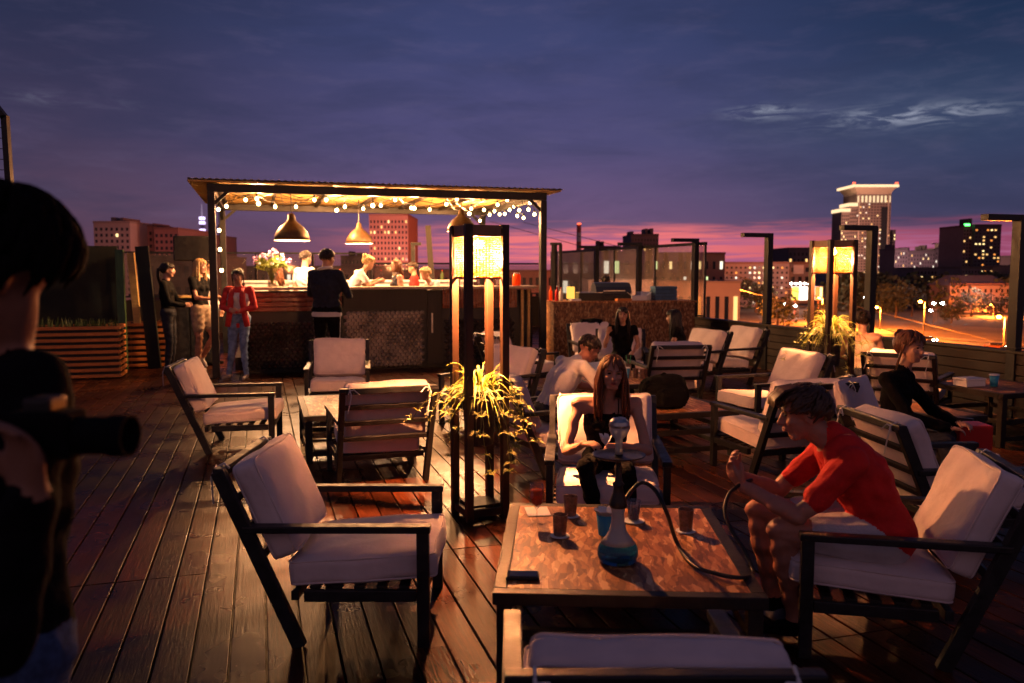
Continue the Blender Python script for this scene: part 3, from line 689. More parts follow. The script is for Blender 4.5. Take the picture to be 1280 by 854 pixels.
# ------------------------------------------------------------------ tables and armchairs
def table(loc, rz, wx, wy, lab, top='osb', h=.42, rails=2):
    t = thing('low_table', lab, 'table', loc, rz, 'low terrace tables')
    f = .055
    for s_ in (-1, 1):
        MB().box((0, s_*(wy/2-f/2), h-.024), (wx, f, .05), bev=.004).build('border', M['blackwood'], t)
        MB().box((s_*(wx/2-f/2), 0, h-.024), (f, wy-2*f-.002, .05), bev=.004).build('border', M['blackwood'], t)
    MB().box((0, 0, h-.008), (wx-2*f-.002, wy-2*f-.002, .018), bev=.002).build('table_top', M[top], t)
    for sx in (-1, 1):
        for sy in (-1, 1): MB().box((sx*(wx/2-.045), sy*(wy/2-.045), (h-.05)/2), (.06, .06, h-.05), bev=.004).build('leg', M['blackwood'], t)
    for k in range(rails):
        z = .08+k*.16
        for s_ in (-1, 1):
            MB().box((0, s_*(wy/2-.045), z), (wx-.155, .035, .045), bev=.003).build('rail', M['blackwood'], t)
            MB().box((s_*(wx/2-.045), 0, z), (.035, wy-.155, .045), bev=.003).build('rail', M['blackwood'], t)
    return t
T0 = table((.49, 3.77, 0), R(-3), 1.07, 1.27, 'low strand-board table with the hookah and cups on it')
p = Vector((-1.80, 7.10, 0)); table(p+V*.5+U*.62, AL, 1.0, 1.24, 'low pale-topped table between the armchairs left of the near lamp tower', 'osb', rails=2)
p = Vector((1.10, 7.15, 0)); T3 = p+V*.5+U*.6; table(T3, AL, 1.0, 1.2, 'low strand-board table carrying the black backpack')
T2 = Vector((1.20, 9.75, 0)); table(T2, AL-.1, .95, 1.3, 'low table with the open menu in front of the man in pale tee')
T4 = uv(6.6, 7.15); T4 = Vector(((1250-640)/FPX*8.35, 8.35, 0)); table(T4, AL, .9, 1.0, 'dim strand-board table near the right fence with paper cups', 'osb_dark', .52)
T5 = uv(6.15, 5.75); table(T5, AL, .8, .8, 'small dark table beside the woman in black on the right', 'osb_dark', .40)

def cushion_mesh(hx, hy, hz, r, puff, seed, n=16):
    b = MB(); bmesh.ops.create_cube(b.bm, size=2); bmesh.ops.subdivide_edges(b.bm, edges=b.bm.edges[:], cuts=n, use_grid_fill=True)
    r_ = random.Random(seed); ph = [r_.uniform(0, 6.28) for _ in range(6)]
    for v in b.bm.verts:
        p = v.co.copy(); q_ = Vector((p.x*hx, p.y*hy, p.z*hz)); c = Vector((max(-hx+r, min(hx-r, q_.x)), max(-hy+r, min(hy-r, q_.y)), max(-hz+r, min(hz-r, q_.z))))
        d = q_-c
        if d.length > 1e-6: q_ = c+d.normalized()*r
        fx, fy = 1-p.x*p.x, 1-p.y*p.y
        q_.z += (1 if p.z > 0 else -1)*abs(p.z)*puff*(fx*fy)**.5
        q_.z += .004*math.sin(p.x*4+ph[0]+p.y*2)*fx+.003*math.sin(p.y*6+ph[1])+.003*math.sin(p.x*9+p.y*5+ph[2])
        q_.x += .004*math.sin(p.y*3+ph[3])*p.x; q_.y += .005*math.sin(p.x*4+ph[4])*p.y
        v.co = q_
    for s_ in (-1, 1):
        loop = []
        for (sx, sy) in ((1, 1), (-1, 1), (-1, -1), (1, -1)):
            for a in range(5):
                t_ = math.atan2(sy, sx)-math.pi/4+a*math.pi/8; loop.append(Vector((sx*(hx-r)+math.cos(t_)*(r*.80), sy*(hy-r)+math.sin(t_)*(r*.80), s_*(hz-r*.32))))
        out = []
        for p, q_ in zip(loop, loop[1:]+loop[:1]):
            m_ = max(1, int((q_-p).length/.05))
            for k in range(m_): out.append(p.lerp(q_, k/m_))
        for p in out: p.x += .004*math.sin(p.y/hy*3+ph[3])*p.x/hx; p.y += .005*math.sin(p.x/hx*4+ph[4])*p.y/hy; p.z += .004*math.sin(p.x/hx*4+ph[0]+p.y/hy*2)*.6
        b.tube(out+[out[0]], .0048, 6, cap=False)
    return b
LEAN = math.atan2(.34, .80)
def chair_parts(t, W=.74, variant=0):
    hw = W/2-.022; ps = lambda z: -.29-.34*z/.80
    for s_ in (-1, 1):
        x = s_*hw
        MB().box((x, .27, .262), (.042, .055, .524), bev=.004).build('front_leg', M['black'], t)
        MB().bar((x, -.285, 0), (x, ps(.80), .80), .042, .06, up=(0, 0, 1), bev=.004).build('back_post', M['black'], t)
        MB().box((x, (.30+ps(.54))/2, .540), (.062, .30-ps(.54)+.01, .032), bev=.006).build('armrest', M['black'], t)
        MB().box((x, -.01, .235), (.034, .50, .05), bev=.003).build('side_rail', M['black'], t)
    MB().bar((-hw-.02, ps(.79), .79), (hw+.02, ps(.79), .79), .045, .045, bev=.006).build('top_rail', M['black'], t)
    for z in (.66, .53, .40): MB().bar((-hw+.02, ps(z), z), (hw-.02, ps(z), z), .022, .036, up=(0, -math.sin(LEAN), math.cos(LEAN)), bev=.003).build('back_slat', M['black'], t)
    MB().box((0, .27, .245), (W-.09, .035, .05), bev=.003).build('front_rail', M['black'], t); MB().box((0, -.31, .225), (W-.09, .035, .045), bev=.003).build('rear_rail', M['black'], t)
    for k in range(5): MB().box((0, -.22+k*.10, .262), (W-.09, .045, .016)).build('seat_slat', M['blackwood'], t)
    o = cushion_mesh(.315, .335, .062, .035, .016, variant).build('seat_cushion', M['cushion'], t, smooth=True); o.location = (0, -.01, .338); o.rotation_euler = (R(4), 0, 0)
    zc = .585; yl = ps(zc); o = cushion_mesh(.315, .238, .064, .038, .018, variant+9).build('back_cushion', M['cushion'], t, smooth=True)
    o.location = (0, yl+.105*math.cos(LEAN), zc+.105*math.sin(LEAN)*.6); o.rotation_euler = (math.pi/2+LEAN-.0, 0, 0)
    for s_ in (-1, 1):
        b = MB(); x = s_*(hw-.05); y = ps(.80); r_ = random.Random(variant*5+s_)
        b.tube([(x, y+.035, .80), (x, y+.01, .822), (x, y-.03, .80), (x-.01, y-.02, .77), (x+.01, y+.01, .765)], .005, 5)
        e = Vector((x+r_.uniform(-.03, .03), y-.05, .70-r_.uniform(0, .08))); b.tube([(x, y-.03, .80), (x+r_.uniform(-.02, .02), y-.045, .76), e], .0042, 5)
        b.tube([(x, y-.03, .80), (x-s_*.03, y-.035, .805), (x-s_*.07, y-.045, .78+r_.uniform(-.02, .01))], .0042, 5)
        b.build('cushion_tie', M['rope'], t)
proto = thing('armchair', '', 'armchair'); chair_parts(proto)
CH = {}
chairs = [
 ('near', (-.665, 3.95), 0, 'large near armchair left of the hookah table, seen from the side'),
 ('left', (-2.55, 7.90), 10, 'armchair at the left of the pale-topped table, facing right'),
 ('lilac', (-2.06, 9.78), -80, 'armchair facing the camera in front of the man in navy jacket'),
 ('slat', (-1.12, 6.76), 109, 'armchair seen from behind with lit slats left of the near lamp tower'),
 ('behindlamp', (-.33, 8.95), 226, 'armchair behind the near lamp tower, turned toward the camera'),
 ('far', (.20, 11.6), 32, 'farther slatted armchair just above the spider plant, back to the camera'),
 ('man', (.40, 7.05), 25, 'armchair in which the man in the pale tee sits'),
 ('jacket', (1.34, 13.0), -82, 'armchair with a black jacket hung over its back'),
 ('womana', (1.55, 11.75), -96, 'armchair holding the dark-haired woman who faces the camera'),
 ('womanb', (2.40, 11.78), -150, 'armchair under the long-haired woman who looks away'),
 ('slat2', (1.87, 10.25), 99, 'armchair with its slatted back to the camera behind the backpack'),
 ('farright', (3.05, 12.25), 205, 'armchair against the dark parapet, farthest of the right row'),
 ('planthair', (2.59, 8.62), 199, 'armchair with pale seat left of the far lamp tower plant'),
 ('tpl', (2.15, 6.91), 107.7, 'armchair behind the head of the boy in red, facing the backpack table'),
 ('young', (.59, 5.14), -94, 'armchair in which the young woman with the hookah sits'),
 ('boy', (1.61, 3.78), 168, 'armchair under the boy in the red shirt'),
 ('front', (.35, 2.46), 90, 'nearest armchair, only the top of its back in view'),
 ('slat3', (2.78, 5.02), 5, 'armchair with an orange-lit slatted back behind the boy in red'),
 ('blackw', (3.05, 6.20), -42, 'armchair in which the woman in black with tied-up hair sits'),
 ('farend', (4.42, 9.15), 52, 'armchair with lit top rail behind the woman in black'),
]
first = True
for nm, (x, y), hd, lab in chairs:
    c = proto if first else dup(proto); first = False
    c.location = (x, y, 0); c.rotation_euler = (0, 0, R(hd-90))
    r_ = random.Random(nm)
    if c is not proto:
        for k in c.children:
            if 'cushion' in k.name and 'tie' not in k.name:
                k.location.x += r_.uniform(-.012, .012); k.location.z += r_.uniform(-.008, .004); k.rotation_euler.z += R(r_.uniform(-2, 2)); k.rotation_euler.y += R(r_.uniform(-1.5, 1.5)); k.scale = (r_.uniform(.97, 1.01), r_.uniform(.97, 1.01), r_.uniform(.86, 1.05))
    tag(c, lab, 'armchair', 'cushioned black armchairs on the terrace'); CH[nm] = c
CH['front'].scale = (1, 1, .94)
# ------------------------------------------------------------------ people
def vec(*a): return Vector(a)
class Body:
    def __init__(s): s.seg = []
    def cap(s, p, q, r1, r2, m): s.seg.append(('c', Vector(p), Vector(q), r1, r2, m))
    def ell(s, c, r, m, rot=None): s.seg.append(('e', Vector(c), Vector(r), rot or Matrix.Identity(3), None, m))
    def build(s, mats, voxel, parent, smooth=5, bumpy=0.0, seed=0):
        b = MB()
        for g_ in s.seg:
            if g_[0] == 'c': b.capsule(g_[1], g_[2], g_[3], g_[4])
            else: b.ball(g_[1], tuple(g_[2]), g_[3], n=14)
        o = b.build('body', M['skin'], None)
        m = o.modifiers.new('r', 'REMESH'); m.mode = 'VOXEL'; m.voxel_size = voxel
        m = o.modifiers.new('s', 'SMOOTH'); m.factor = .5; m.iterations = smooth
        dg = bpy.context.evaluated_depsgraph_get(); me = bpy.data.meshes.new_from_object(o.evaluated_get(dg)); me.name = 'body'
        old = o.data; bpy.data.objects.remove(o); bpy.data.meshes.remove(old)
        names = []; 
        for g_ in s.seg:
            if g_[5] not in names: names.append(g_[5])
        me.materials.clear()
        for k in names: me.materials.append(M[mats[k]])
        nv = len(me.vertices); co = np.empty(nv*3); me.vertices.foreach_get('co', co); co = co.reshape(-1, 3)
        best = np.full(nv, 1e9); idx = np.zeros(nv, int)
        for g_ in s.seg:
            if g_[0] == 'c':
                a = np.array(g_[1]); ab = np.array(g_[2])-a; L2 = max(ab@ab, 1e-9); t_ = np.clip(((co-a)@ab)/L2, 0, 1)
                d = np.linalg.norm(co-a-t_[:, None]*ab, axis=1)-(g_[3]+(g_[4]-g_[3])*t_)
            else:
                Rm = np.array(g_[3]); r_ = np.array(g_[2]); l = (co-np.array(g_[1]))@Rm; k0 = np.linalg.norm(l/r_, axis=1); d = (k0-1)*r_.min()
            w = d < best-.0; best = np.where(w, d, best); idx = np.where(w, names.index(g_[5]), idx)
        # cloth folds: only where the body is clothed
        if bumpy:
            cl = np.array([0 if k in ('skin', 'hand', 'head') else 1 for k in names])[idx]
            f = np.sin(co[:, 0]*38+np.sin(co[:, 2]*23+seed)*2)*np.sin(co[:, 2]*31+co[:, 1]*17+seed)+.6*np.sin(co[:, 2]*70+co[:, 0]*25+np.sin(co[:, 1]*40))
            no = np.empty(nv*3); me.vertex_normals.foreach_get('vector', no); co = co+no.reshape(-1, 3)*(f*cl*bumpy)[:, None]
            me.vertices.foreach_set('co', co.ravel())
        pv = np.empty(len(me.loops), int); me.loops.foreach_get('vertex_index', pv)
        ls = np.empty(len(me.polygons), int); me.polygons.foreach_get('loop_start', ls); me.polygons.foreach_set('material_index', idx[pv[ls]].astype(np.int32))
        me.polygons.foreach_set('use_smooth', [True]*len(me.polygons)); me.update()
        o = bpy.data.objects.new('body', me); COL.objects.link(o); o.parent = parent; return o
def dirrot(fwd, up=(0, 0, 1)):
    f = Vector(fwd).normalized(); u = Vector(up); x = f.cross(u).normalized(); u = x.cross(f); return Matrix((x, f, u)).transposed()
def hand(B, w, d, n, curl=.5, s=1.0, side=1, m='hand', fist=False):
    # w wrist, d pointing direction, n back-of-hand normal
    d = Vector(d).normalized(); n = Vector(n); n = (n-d*n.dot(d)).normalized(); x = d.cross(n)*side
    for k in (-1, 0, 1): B.cap(w+x*k*.012*s, w+d*.075*s+x*k*.026*s, .017*s, .013*s, m)
    for i, L in enumerate((.068, .076, .071, .055)):
        o = (i-1.5)*.0195*s; p = w+d*.080*s+x*(-o)*1.0; dd = d+x*(-o)*1.6; dd.normalize(); c = 0
        for k, f in enumerate((.42, .32, .26)):
            c += curl*(.7 if k == 0 else 1.0); q_ = p+(dd*math.cos(c)-n*math.sin(c))*L*s*f*1.05
            B.cap(p, q_, (.0078-.0007*k)*s, (.0073-.0007*k)*s, m); p = q_
    p = w+x*.024*s*1+d*.02*s; q_ = p+(x*.6+d*.75-n*.25).normalized()*.042*s; B.cap(p, q_, .0125*s, .0105*s, m); B.cap(q_, q_+(x*.1+d*.95-n*(.25+curl*.5)).normalized()*.034*s, .0100*s, .0085*s, m)
def head(B, t, c, fwd, s=1.0, up=(0, 0, 1), hair='short', hc='hair_brown', detail=True, male=True, seed=1, skin='head', mp=None, tuft=0.0, hairlen=.3, vol=1.0, toward=None):
    Rm = dirrot(fwd, up); P = lambda x, y, z: Vector(c)+Rm @ Vector((x, y, z))*s
    E_ = lambda ce, r: B.ell(P(*ce), Vector(r)*s, skin, Rm)
    E_((0, -.012, .030), (.074, .093, .083)); E_((0, .018, -.030), (.060, .066, .072)); E_((0, .035, -.078), (.040 if male else .034, .038, .026))
    B.cap(P(-.022, .050, -.085), P(.022, .050, -.085), .019*s, .019*s, skin)
    if detail:
        B.cap(P(0, .080, .018), P(0, .102, -.020), .0085*s, .0125*s, skin); B.cap(P(-.010, .090, -.026), P(.010, .090, -.026), .008*s, .008*s, skin)
        B.cap(P(-.032, .074, .030), P(.032, .074, .030), .011*s, .011*s, skin)
        for sx in (-1, 1): B.ell(P(sx*.036, .058, -.018), Vector((.022, .022, .020))*s, skin, Rm)
        B.cap(P(-.016, .083, -.050), P(.016, .083, -.050), .008*s, .008*s, skin)
    for sx in (-1, 1):
        B.ell(P(sx*.074, -.008, -.005), Vector((.009, .019, .031))*s, skin, Rm)
    if detail:
        b = MB()
        for sx in (-1, 1):
            b.ball(P(sx*.0315, .0795, .0125), (.0125*s, .006*s, .0052*s), Rm, 8)
        b.build('eyes', M['eye'], t, smooth=True)
        b = MB()
        for sx in (-1, 1): b.tube([P(sx*.016, .0885, .029), P(sx*.032, .0865, .035), P(sx*.048, .076, .029)], [.0028*s, .0032*s, .0018*s], 5)
        b.build('eyebrows', M[hc if hc != 'hair_blond' else 'hair_brown'], t)
        b = MB(); b.ball(P(0, .0885, -.0475), (.021*s, .006*s, .0040*s), Rm, 8); b.ball(P(0, .0880, -.0560), (.018*s, .006*s, .0048*s), Rm, 8); b.build('mouth', M['lips'], t, smooth=True)
    # hair
    r_ = random.Random(seed); b = MB(); hm = M[hc]
    k = 1.10*vol
    # scalp cap built of overlapping clumps
    n = 420 if detail else 90; fine = .68 if detail else 1.0
    for i in range(n):
        th = r_.uniform(0, 6.283); ph = math.acos(r_.uniform(-.15, 1)) 
        d0 = Vector((math.sin(ph)*math.cos(th), math.sin(ph)*math.sin(th), math.cos(ph)))
        face = d0.y > .42 and d0.z < .60
        if face: continue
        if d0.z < .0 and d0.y > .15: continue
        pts = []; d1 = d0.copy(); L = (.05 if male else .07)*r_.uniform(.7, 1.3)
        for j in range(5):
            q_ = Vector((d1.x*.074*k, d1.y*.093*k-.012, d1.z*.083*k+.030)); pts.append(P(*q_))
            fl = Vector((d1.x*.3, (.9 if (tuft and d0.y > -.2) else -.25 if not male else .35), -1.0 if not tuft else -.55)); fl = (fl-d1*fl.dot(d1)).normalized()
            d1 = (d1+fl*L/.09/4+Vector((r_.uniform(-.04, .04), r_.uniform(-.04, .04), r_.uniform(-.03, .05)))).normalized()
            if d1.z < -.1 and d1.y > .1: d1.z += .2; d1.normalize()
        rr_ = fine*.0115*s*r_.uniform(.8, 1.3); b.tube(pts, [rr_*.7, rr_, rr_*.95, rr_*.7, rr_*.25], 5)
    b.ball(P(0, -.022, .040), (.0775*s, .088*s, .0785*s), Rm, 16)
    if tuft:
        for i in range(46):
            x = r_.uniform(-.055, .062); pts = [P(x, .02, .125), P(x*1.1, .07, .118), P(x*1.2, .105+tuft*.2, .088), P(x*1.2, .112+tuft*.3, .055)]
            b.tube(pts, [.006*s, .0075*s, .006*s, .001*s], 5)
    if hair == 'long':
        for i in range(150 if detail else 70):
            a = r_.uniform(-.15, 1.15)*math.pi      # from one temple round the back to the other
            sx = math.cos(a); sy = -math.sin(a)
            p = [P(sx*.050*k, sy*.060*k-.01, .105), P(sx*.080*k, sy*.085*k-.012, .03)]
            L = hairlen*r_.uniform(.8, 1.05)
            dn = Vector((0, 0, -1)); w_ = r_.uniform(.9, 1.2); off = Vector((r_.uniform(-.015, .015), r_.uniform(-.015, .01), 0))
            for f in (.3, .55, .8, 1.0):
                fwdy = .035*f*max(0, .6-abs(sy)) if sy > -.4 else -.03*f
                p.append(P(sx*.082*w_*k, sy*.08*k-.012+fwdy*1.0, .03)+dn*L*f*s+off*f+Vector((r_.uniform(-.006, .006), r_.uniform(-.006, .006), 0)))
            rr_ = .0078*s*r_.uniform(.6, 1.4); b.tube(p, [rr_*.6, rr_, rr_*1.1, rr_, rr_*.8, rr_*.2], 5)
    if hair == 'bun':
        for i in range(40):
            a = r_.uniform(0, 6.28); b.tube([P(.03*math.cos(a), -.075+.03*math.sin(a), .075), P(.045*math.cos(a+1), -.100, .085+.04*math.sin(a+1)), P(.02*math.cos(a+2), -.13, .09+.02*math.sin(a+2))], [.008*s, .012*s, .004*s], 5)
        for i in range(30):
            sx = r_.choice((-1, 1)); x = sx*(.075+r_.uniform(0, .01)); b.tube([P(x*.8, .03, .10), P(x, -.0, .03), P(x*1.05, -.02, -.05), P(x, -.05, -.12-r_.uniform(0, .06))], [.007*s, .009*s, .007*s, .002*s], 5)
    if hair == 'pony':
        for i in range(40):
            j = Vector((r_.uniform(-.018, .018), r_.uniform(-.018, .018), 0)); b.tube([P(j.x, -.10, .05), P(j.x*1.3, -.14+j.y, .02), P(j.x*1.4, -.15+j.y, -.08), P(j.x, -.13+j.y, -.20)], [.008*s, .010*s, .009*s, .002*s], 5)
    o = b.build('hair', hm, t, smooth=True); return P
def person(lab, loc, hd, J, mats, group=None, s=1.0, voxel=.012, headkw={}, male=True, sleeve=.6, shorts=False, wide=1.0, hands=True, sit=False, bumpy=.004, extra=None, skirt=False, shoe='shoes'):
    # local frame: faces +Y, own right side is +X; J: joint overrides, metres, before scale s
    t = thing('person', lab, 'person', loc, R(hd-90), group)
    D_ = dict(pel=(0, 0, .94), che=(0, -.01, 1.24), nek=(0, -.02, 1.43), hed=(0, .02, 1.585), hf=(0, 1, 0), hu=(0, 0, 1),
              shR=(.175, -.02, 1.385), shL=(-.175, -.02, 1.385), elR=(.23, -.04, 1.11), elL=(-.23, -.04, 1.11), wrR=(.22, .08, .88), wrL=(-.22, .08, .88),
              hdR=(0, .2, -1), hdL=(0, .2, -1), hnR=(1, 0, 0), hnL=(-1, 0, 0),
              hiR=(.085, 0, .90), hiL=(-.085, 0, .90), knR=(.10, .03, .50), knL=(-.10, .03, .50), anR=(.10, -.02, .085), anL=(-.10, -.02, .085), toR=(.12, .13, .025), toL=(-.12, .13, .025))
    if sit: D_.update(pel=(0, 0, .50), che=(0, .0, .78), nek=(0, .02, .97), hed=(0, .06, 1.12), shR=(.175, .01, .92), shL=(-.175, .01, .92), elR=(.24, .08, .68), elL=(-.24, .08, .68), wrR=(.16, .28, .60), wrL=(-.16, .28, .60),
                   hiR=(.095, .02, .47), hiL=(-.095, .02, .47), knR=(.13, .43, .50), knL=(-.13, .43, .50), anR=(.12, .46, .10), anL=(-.12, .46, .10), toR=(.13, .62, .03), toL=(-.13, .62, .03), hdR=(-.3, 1, -.1), hdL=(.3, 1, -.1), hnR=(0, 0, 1), hnL=(0, 0, 1))
    D_.update(J); Q = {k: Vector(v)*s if k not in ('hf', 'hu', 'hdR', 'hdL', 'hnR', 'hnL') else Vector(v) for k, v in D_.items()}
    B = Body(); w = wide*s
    sh = (Q['shR']-Q['shL']); ax = sh.normalized(); hx = (Q['hiR']-Q['hiL']).normalized(); f_ = .92 if not male else 1.0
    B.cap(Q['pel']-hx*.075*w, Q['pel']+hx*.075*w, .098*w*(1.06 if not male else 1), .098*w*(1.06 if not male else 1), 'pelvis' if 'pelvis' in mats else 'hips')
    up_ = Q['che'].lerp(Q['nek'], .55); SK = 'shoulders' if 'shoulders' in mats else 'shirt'; wa = .80 if not male else .92
    m_ = Q['pel'].lerp(Q['che'], .45); lo = Q['pel'].lerp(Q['che'], .12)
    for k in (-1, 0, 1):
        a0, a1, a2, a3 = lo+hx*k*.070*w, m_+ax*k*.058*w, Q['che']+ax*k*.070*w, up_+ax*k*.085*w
        B.cap(a0, a1, .094*w*f_, .098*w*wa, 'shirt'); B.cap(a1, a2, .098*w*wa, .108*w*f_, 'shirt'); B.cap(a2, a3, .106*w*f_, .078*w*f_, SK if SK != 'shirt' and k > 5 else 'shirt'); B.cap(a3, a3+Vector((0, 0, .002)), .082*w*f_, .080*w*f_, SK)
        B.cap(a3, (Q['shR'] if k > 0 else Q['shL'] if k < 0 else Q['nek']), .078*w*f_, .054*w, SK)
    B.cap(Q['shR'], Q['shL'], .050*w, .050*w, SK); B.cap(up_, Q['nek'], .07*w, .052*s, SK)
    if not male:
        fw = ax.cross(Vector((0, 0, 1))); fw = -fw if fw.y < 0 else fw
        for k in (-1, 1): B.ell(Q['che']+ax*k*.06*s+fw*.085*s+Vector((0, 0, .015*s)), (.05*s, .045*s, .048*s), 'shirt')
    B.cap(Q['nek']-Vector((0, 0, .03*s)), Q['hed']-Vector((0, 0, .04*s))-Q['hf'].normalized()*.02*s, .055*s*f_, .050*s*f_, 'neck')
    for k in 'RL':
        a, e, wr = Q['sh'+k], Q['el'+k], Q['wr'+k]
        AM = 'arm' if sleeve < 1 else 'sleeve'; B.cap(a, e, .046*w*f_, .036*s*f_, AM)
        if 0 < sleeve < 1: B.cap(a, a.lerp(e, sleeve), .056*w, .053*s, 'sleeve')
        if sleeve >= 1: B.cap(a, e, .054*w, .047*s, 'sleeve'); B.cap(e, wr, .047*s, .036*s, 'sleeve')
        B.cap(e, wr, .037*s*f_, .026*s*f_, AM); B.cap(e, e.lerp(wr, .4), .038*s*f_, .039*s*f_, AM)
        if hands: hand(B, wr, Q['hd'+k], Q['hn'+k], .55, s*(.92 if not male else 1.0), 1 if k == 'L' else -1)
        else: B.ell(wr+Q['hd'+k].normalized()*.05*s, (.03*s, .035*s, .045*s), 'hand')
        h, n_, an, to = Q['hi'+k], Q['kn'+k], Q['an'+k], Q['to'+k]
        leg = 'leg'
        B.cap(h, n_, .088*w, .058*s, 'thigh'); B.cap(n_, an, .055*s, .040*s, 'shin'); B.cap(n_.lerp(an, .12), n_.lerp(an, .45), .054*s, .055*s, 'shin')
        if shorts: B.cap(h, h.lerp(n_, .62), .100*w, .088*s, 'hips')
        B.cap(an, an-Vector((0, 0, .045*s)), .040*s, .036*s, 'shoe'); B.cap(an-Vector((0, 0, .050*s))-(to-an).normalized()*.03*s, to, .034*s, .026*s, 'shoe')
        B.cap(an-Vector((0, 0, .055*s)), to+Vector((0, 0, .004)), .032*s, .024*s, 'shoe')
    base = dict(hips='denim', shirt='white_cloth', sleeve='white_cloth', neck='skin', arm='skin', hand='skin', thigh='denim', shin='denim', shoe='black_cloth', head='skin'); base.update(mats)
    head(B, t, Q['hed'], Q['hf'], s, Q['hu'], male=male, **headkw)
    if extra: extra(t, Q, B, s)
    B.build(base, voxel, t, smooth=4, bumpy=bumpy, seed=len(lab)); return t

# ---- who is there
G1 = 'people standing by the bar'; G2 = 'staff and guests behind the bar counter'; G3 = 'guests sitting on the terrace'
def straps(t, Q, B, s):
    b = MB()
    for k in (-1, 1):
        x = k*.075*s; b.tube([Q['che']+Vector((x*.9, .105*s, .055*s)), Q['che']+Vector((x, .098*s, .10*s)), Q['nek']+Vector((x, .030*s, -.022*s)), Q['nek']+Vector((x*1.05, -.055*s, -.02*s)), Q['che']+Vector((x*.9, -.10*s, .06*s))], .0035, 5)
    b.build('top_straps', M['black_cloth'], t)
person('young woman with long auburn hair in a black strappy top, tissue in her hands', (.60, 5.24, 0), -94,
       dict(pel=(0, -.06, .50), che=(0, .04, .77), nek=(0, .08, .965), hed=(-.03, .14, 1.125), hf=(-.10, 1, -.08), hu=(-.05, 0, 1),
            shR=(.19, .06, .905), shL=(-.19, .06, .905), elR=(.265, .17, .60), elL=(-.265, .20, .62), wrR=(.155, .40, .70), wrL=(-.06, .43, .70),
            hdR=(-.55, .6, .15), hdL=(.5, .7, .1), hnR=(.1, .3, 1), hnL=(-.1, .3, 1), knR=(.15, .44, .56), knL=(-.12, .46, .53), anR=(.05, .46, .12), anL=(-.15, .40, .10), toR=(.02, .62, .05), toL=(-.17, .56, .03)),
       dict(shirt='black_cloth', sleeve='skin', shoulders='skin', hips='black_cloth', thigh='black_cloth', shin='black_cloth'), G3, .93, .0060,
       dict(hair='long', hc='hair_auburn', seed=4, hairlen=.34, vol=1.0), male=False, sleeve=0, sit=True, extra=straps, bumpy=.003, wide=.95)
person('boy with thick brown hair in a red shirt and pale shorts, hands clasped', (1.70, 3.72, 0), 168,
       dict(pel=(0, 0, .465), che=(.0, .12, .70), nek=(-.01, .225, .855), hed=(-.02, .34, .945), hf=(-.10, 1, -.16), hu=(0, .12, 1),
            shR=(.18, .185, .785), shL=(-.18, .17, .785), elR=(.17, .42, .56), elL=(-.21, .37, .555), wrR=(.050, .595, .65), wrL=(-.040, .58, .625),
            hdR=(-.30, .35, .60), hdL=(.22, .45, .55), hnR=(.3, .9, .2), hnL=(-.3, .9, .2), hiR=(.09, .02, .44), hiL=(-.09, .02, .44), knR=(.14, .50, .475), knL=(-.15, .43, .475), anR=(.13, .43, .10), anL=(-.12, .36, .10), toR=(.14, .58, .03), toL=(-.12, .52, .03)),
       dict(pelvis='red_cloth', shirt='red_cloth', sleeve='red_cloth', shoulders='red_cloth', hips='lav_cloth', thigh='skin2', shin='skin2', head='skin2', neck='skin2', arm='skin2', hand='skin2'), G3, 1.08, .0062,
       dict(hair='short', hc='hair_brown', seed=8, tuft=.05, vol=1.10), shorts=True, sit=True, sleeve=.68, bumpy=.004, wide=1.18)
person('large blurred man in black with a camera at the left edge', (-.98, 1.50, 0), 235,
       dict(hed=(-.09, .0, 1.565), nek=(-.04, -.02, 1.42), hf=(.45, 1, -.22), elL=(-.30, .10, 1.04), wrL=(-.36, .08, 1.25), hdL=(-.1, .1, .9), hnL=(.1, -.9, 0), elR=(.25, .10, 1.10), wrR=(.0, .28, 1.24), hdR=(-.95, -.2, .35), hnR=(.3, .8, .4)),
       dict(shirt='black_cloth', sleeve='black_cloth', hips='denim', thigh='denim', shin='denim', head='skin_dim', neck='skin_dim', hand='skin_dim', arm='skin_dim'), None, 1.07, .010,
       dict(hair='short', hc='matte_hair', seed=5, vol=1.25), sleeve=1, bumpy=.004, wide=1.08)
person('woman in black with her fair hair tied up, seated on the right', (2.80, 6.08, 0), -42,
       dict(pel=(0, 0, .50), che=(0, .04, .80), nek=(0, .08, .985), hed=(0, .12, 1.14), hf=(.32, 1, -.05), elR=(.23, .2, .66), elL=(-.24, .22, .66), wrR=(.10, .42, .60), wrL=(-.06, .44, .62)),
       dict(shirt='black_cloth', sleeve='black_cloth', hips='black_cloth', thigh='navy', shin='navy'), G3, .98, .010,
       dict(hair='bun', hc='hair_auburn', seed=6, vol=1.12), male=False, sleeve=1, sit=True)
person('man in a pale tee with short dark hair bending over the menu', (.34, 6.98, 0), 25,
       dict(pel=(0, -.04, .50), che=(0, .10, .76), nek=(-.02, .25, .91), hed=(-.04, .38, 1.0), hf=(.05, .8, -.55), hu=(0, .5, 1),
            shR=(.19, .19, .885), shL=(-.19, .19, .885), elR=(.25, .36, .66), elL=(-.22, .40, .66), wrR=(.16, .60, .62), wrL=(-.10, .62, .62)),
       dict(shirt='lav_cloth', sleeve='lav_cloth', hips='navy', thigh='navy', shin='navy', arm='skin2', head='skin2', neck='skin2'), G3, 1.0, .009,
       dict(hair='short', hc='hair_dark', seed=9), sleeve=.75, sit=True, bumpy=.002, wide=1.0)
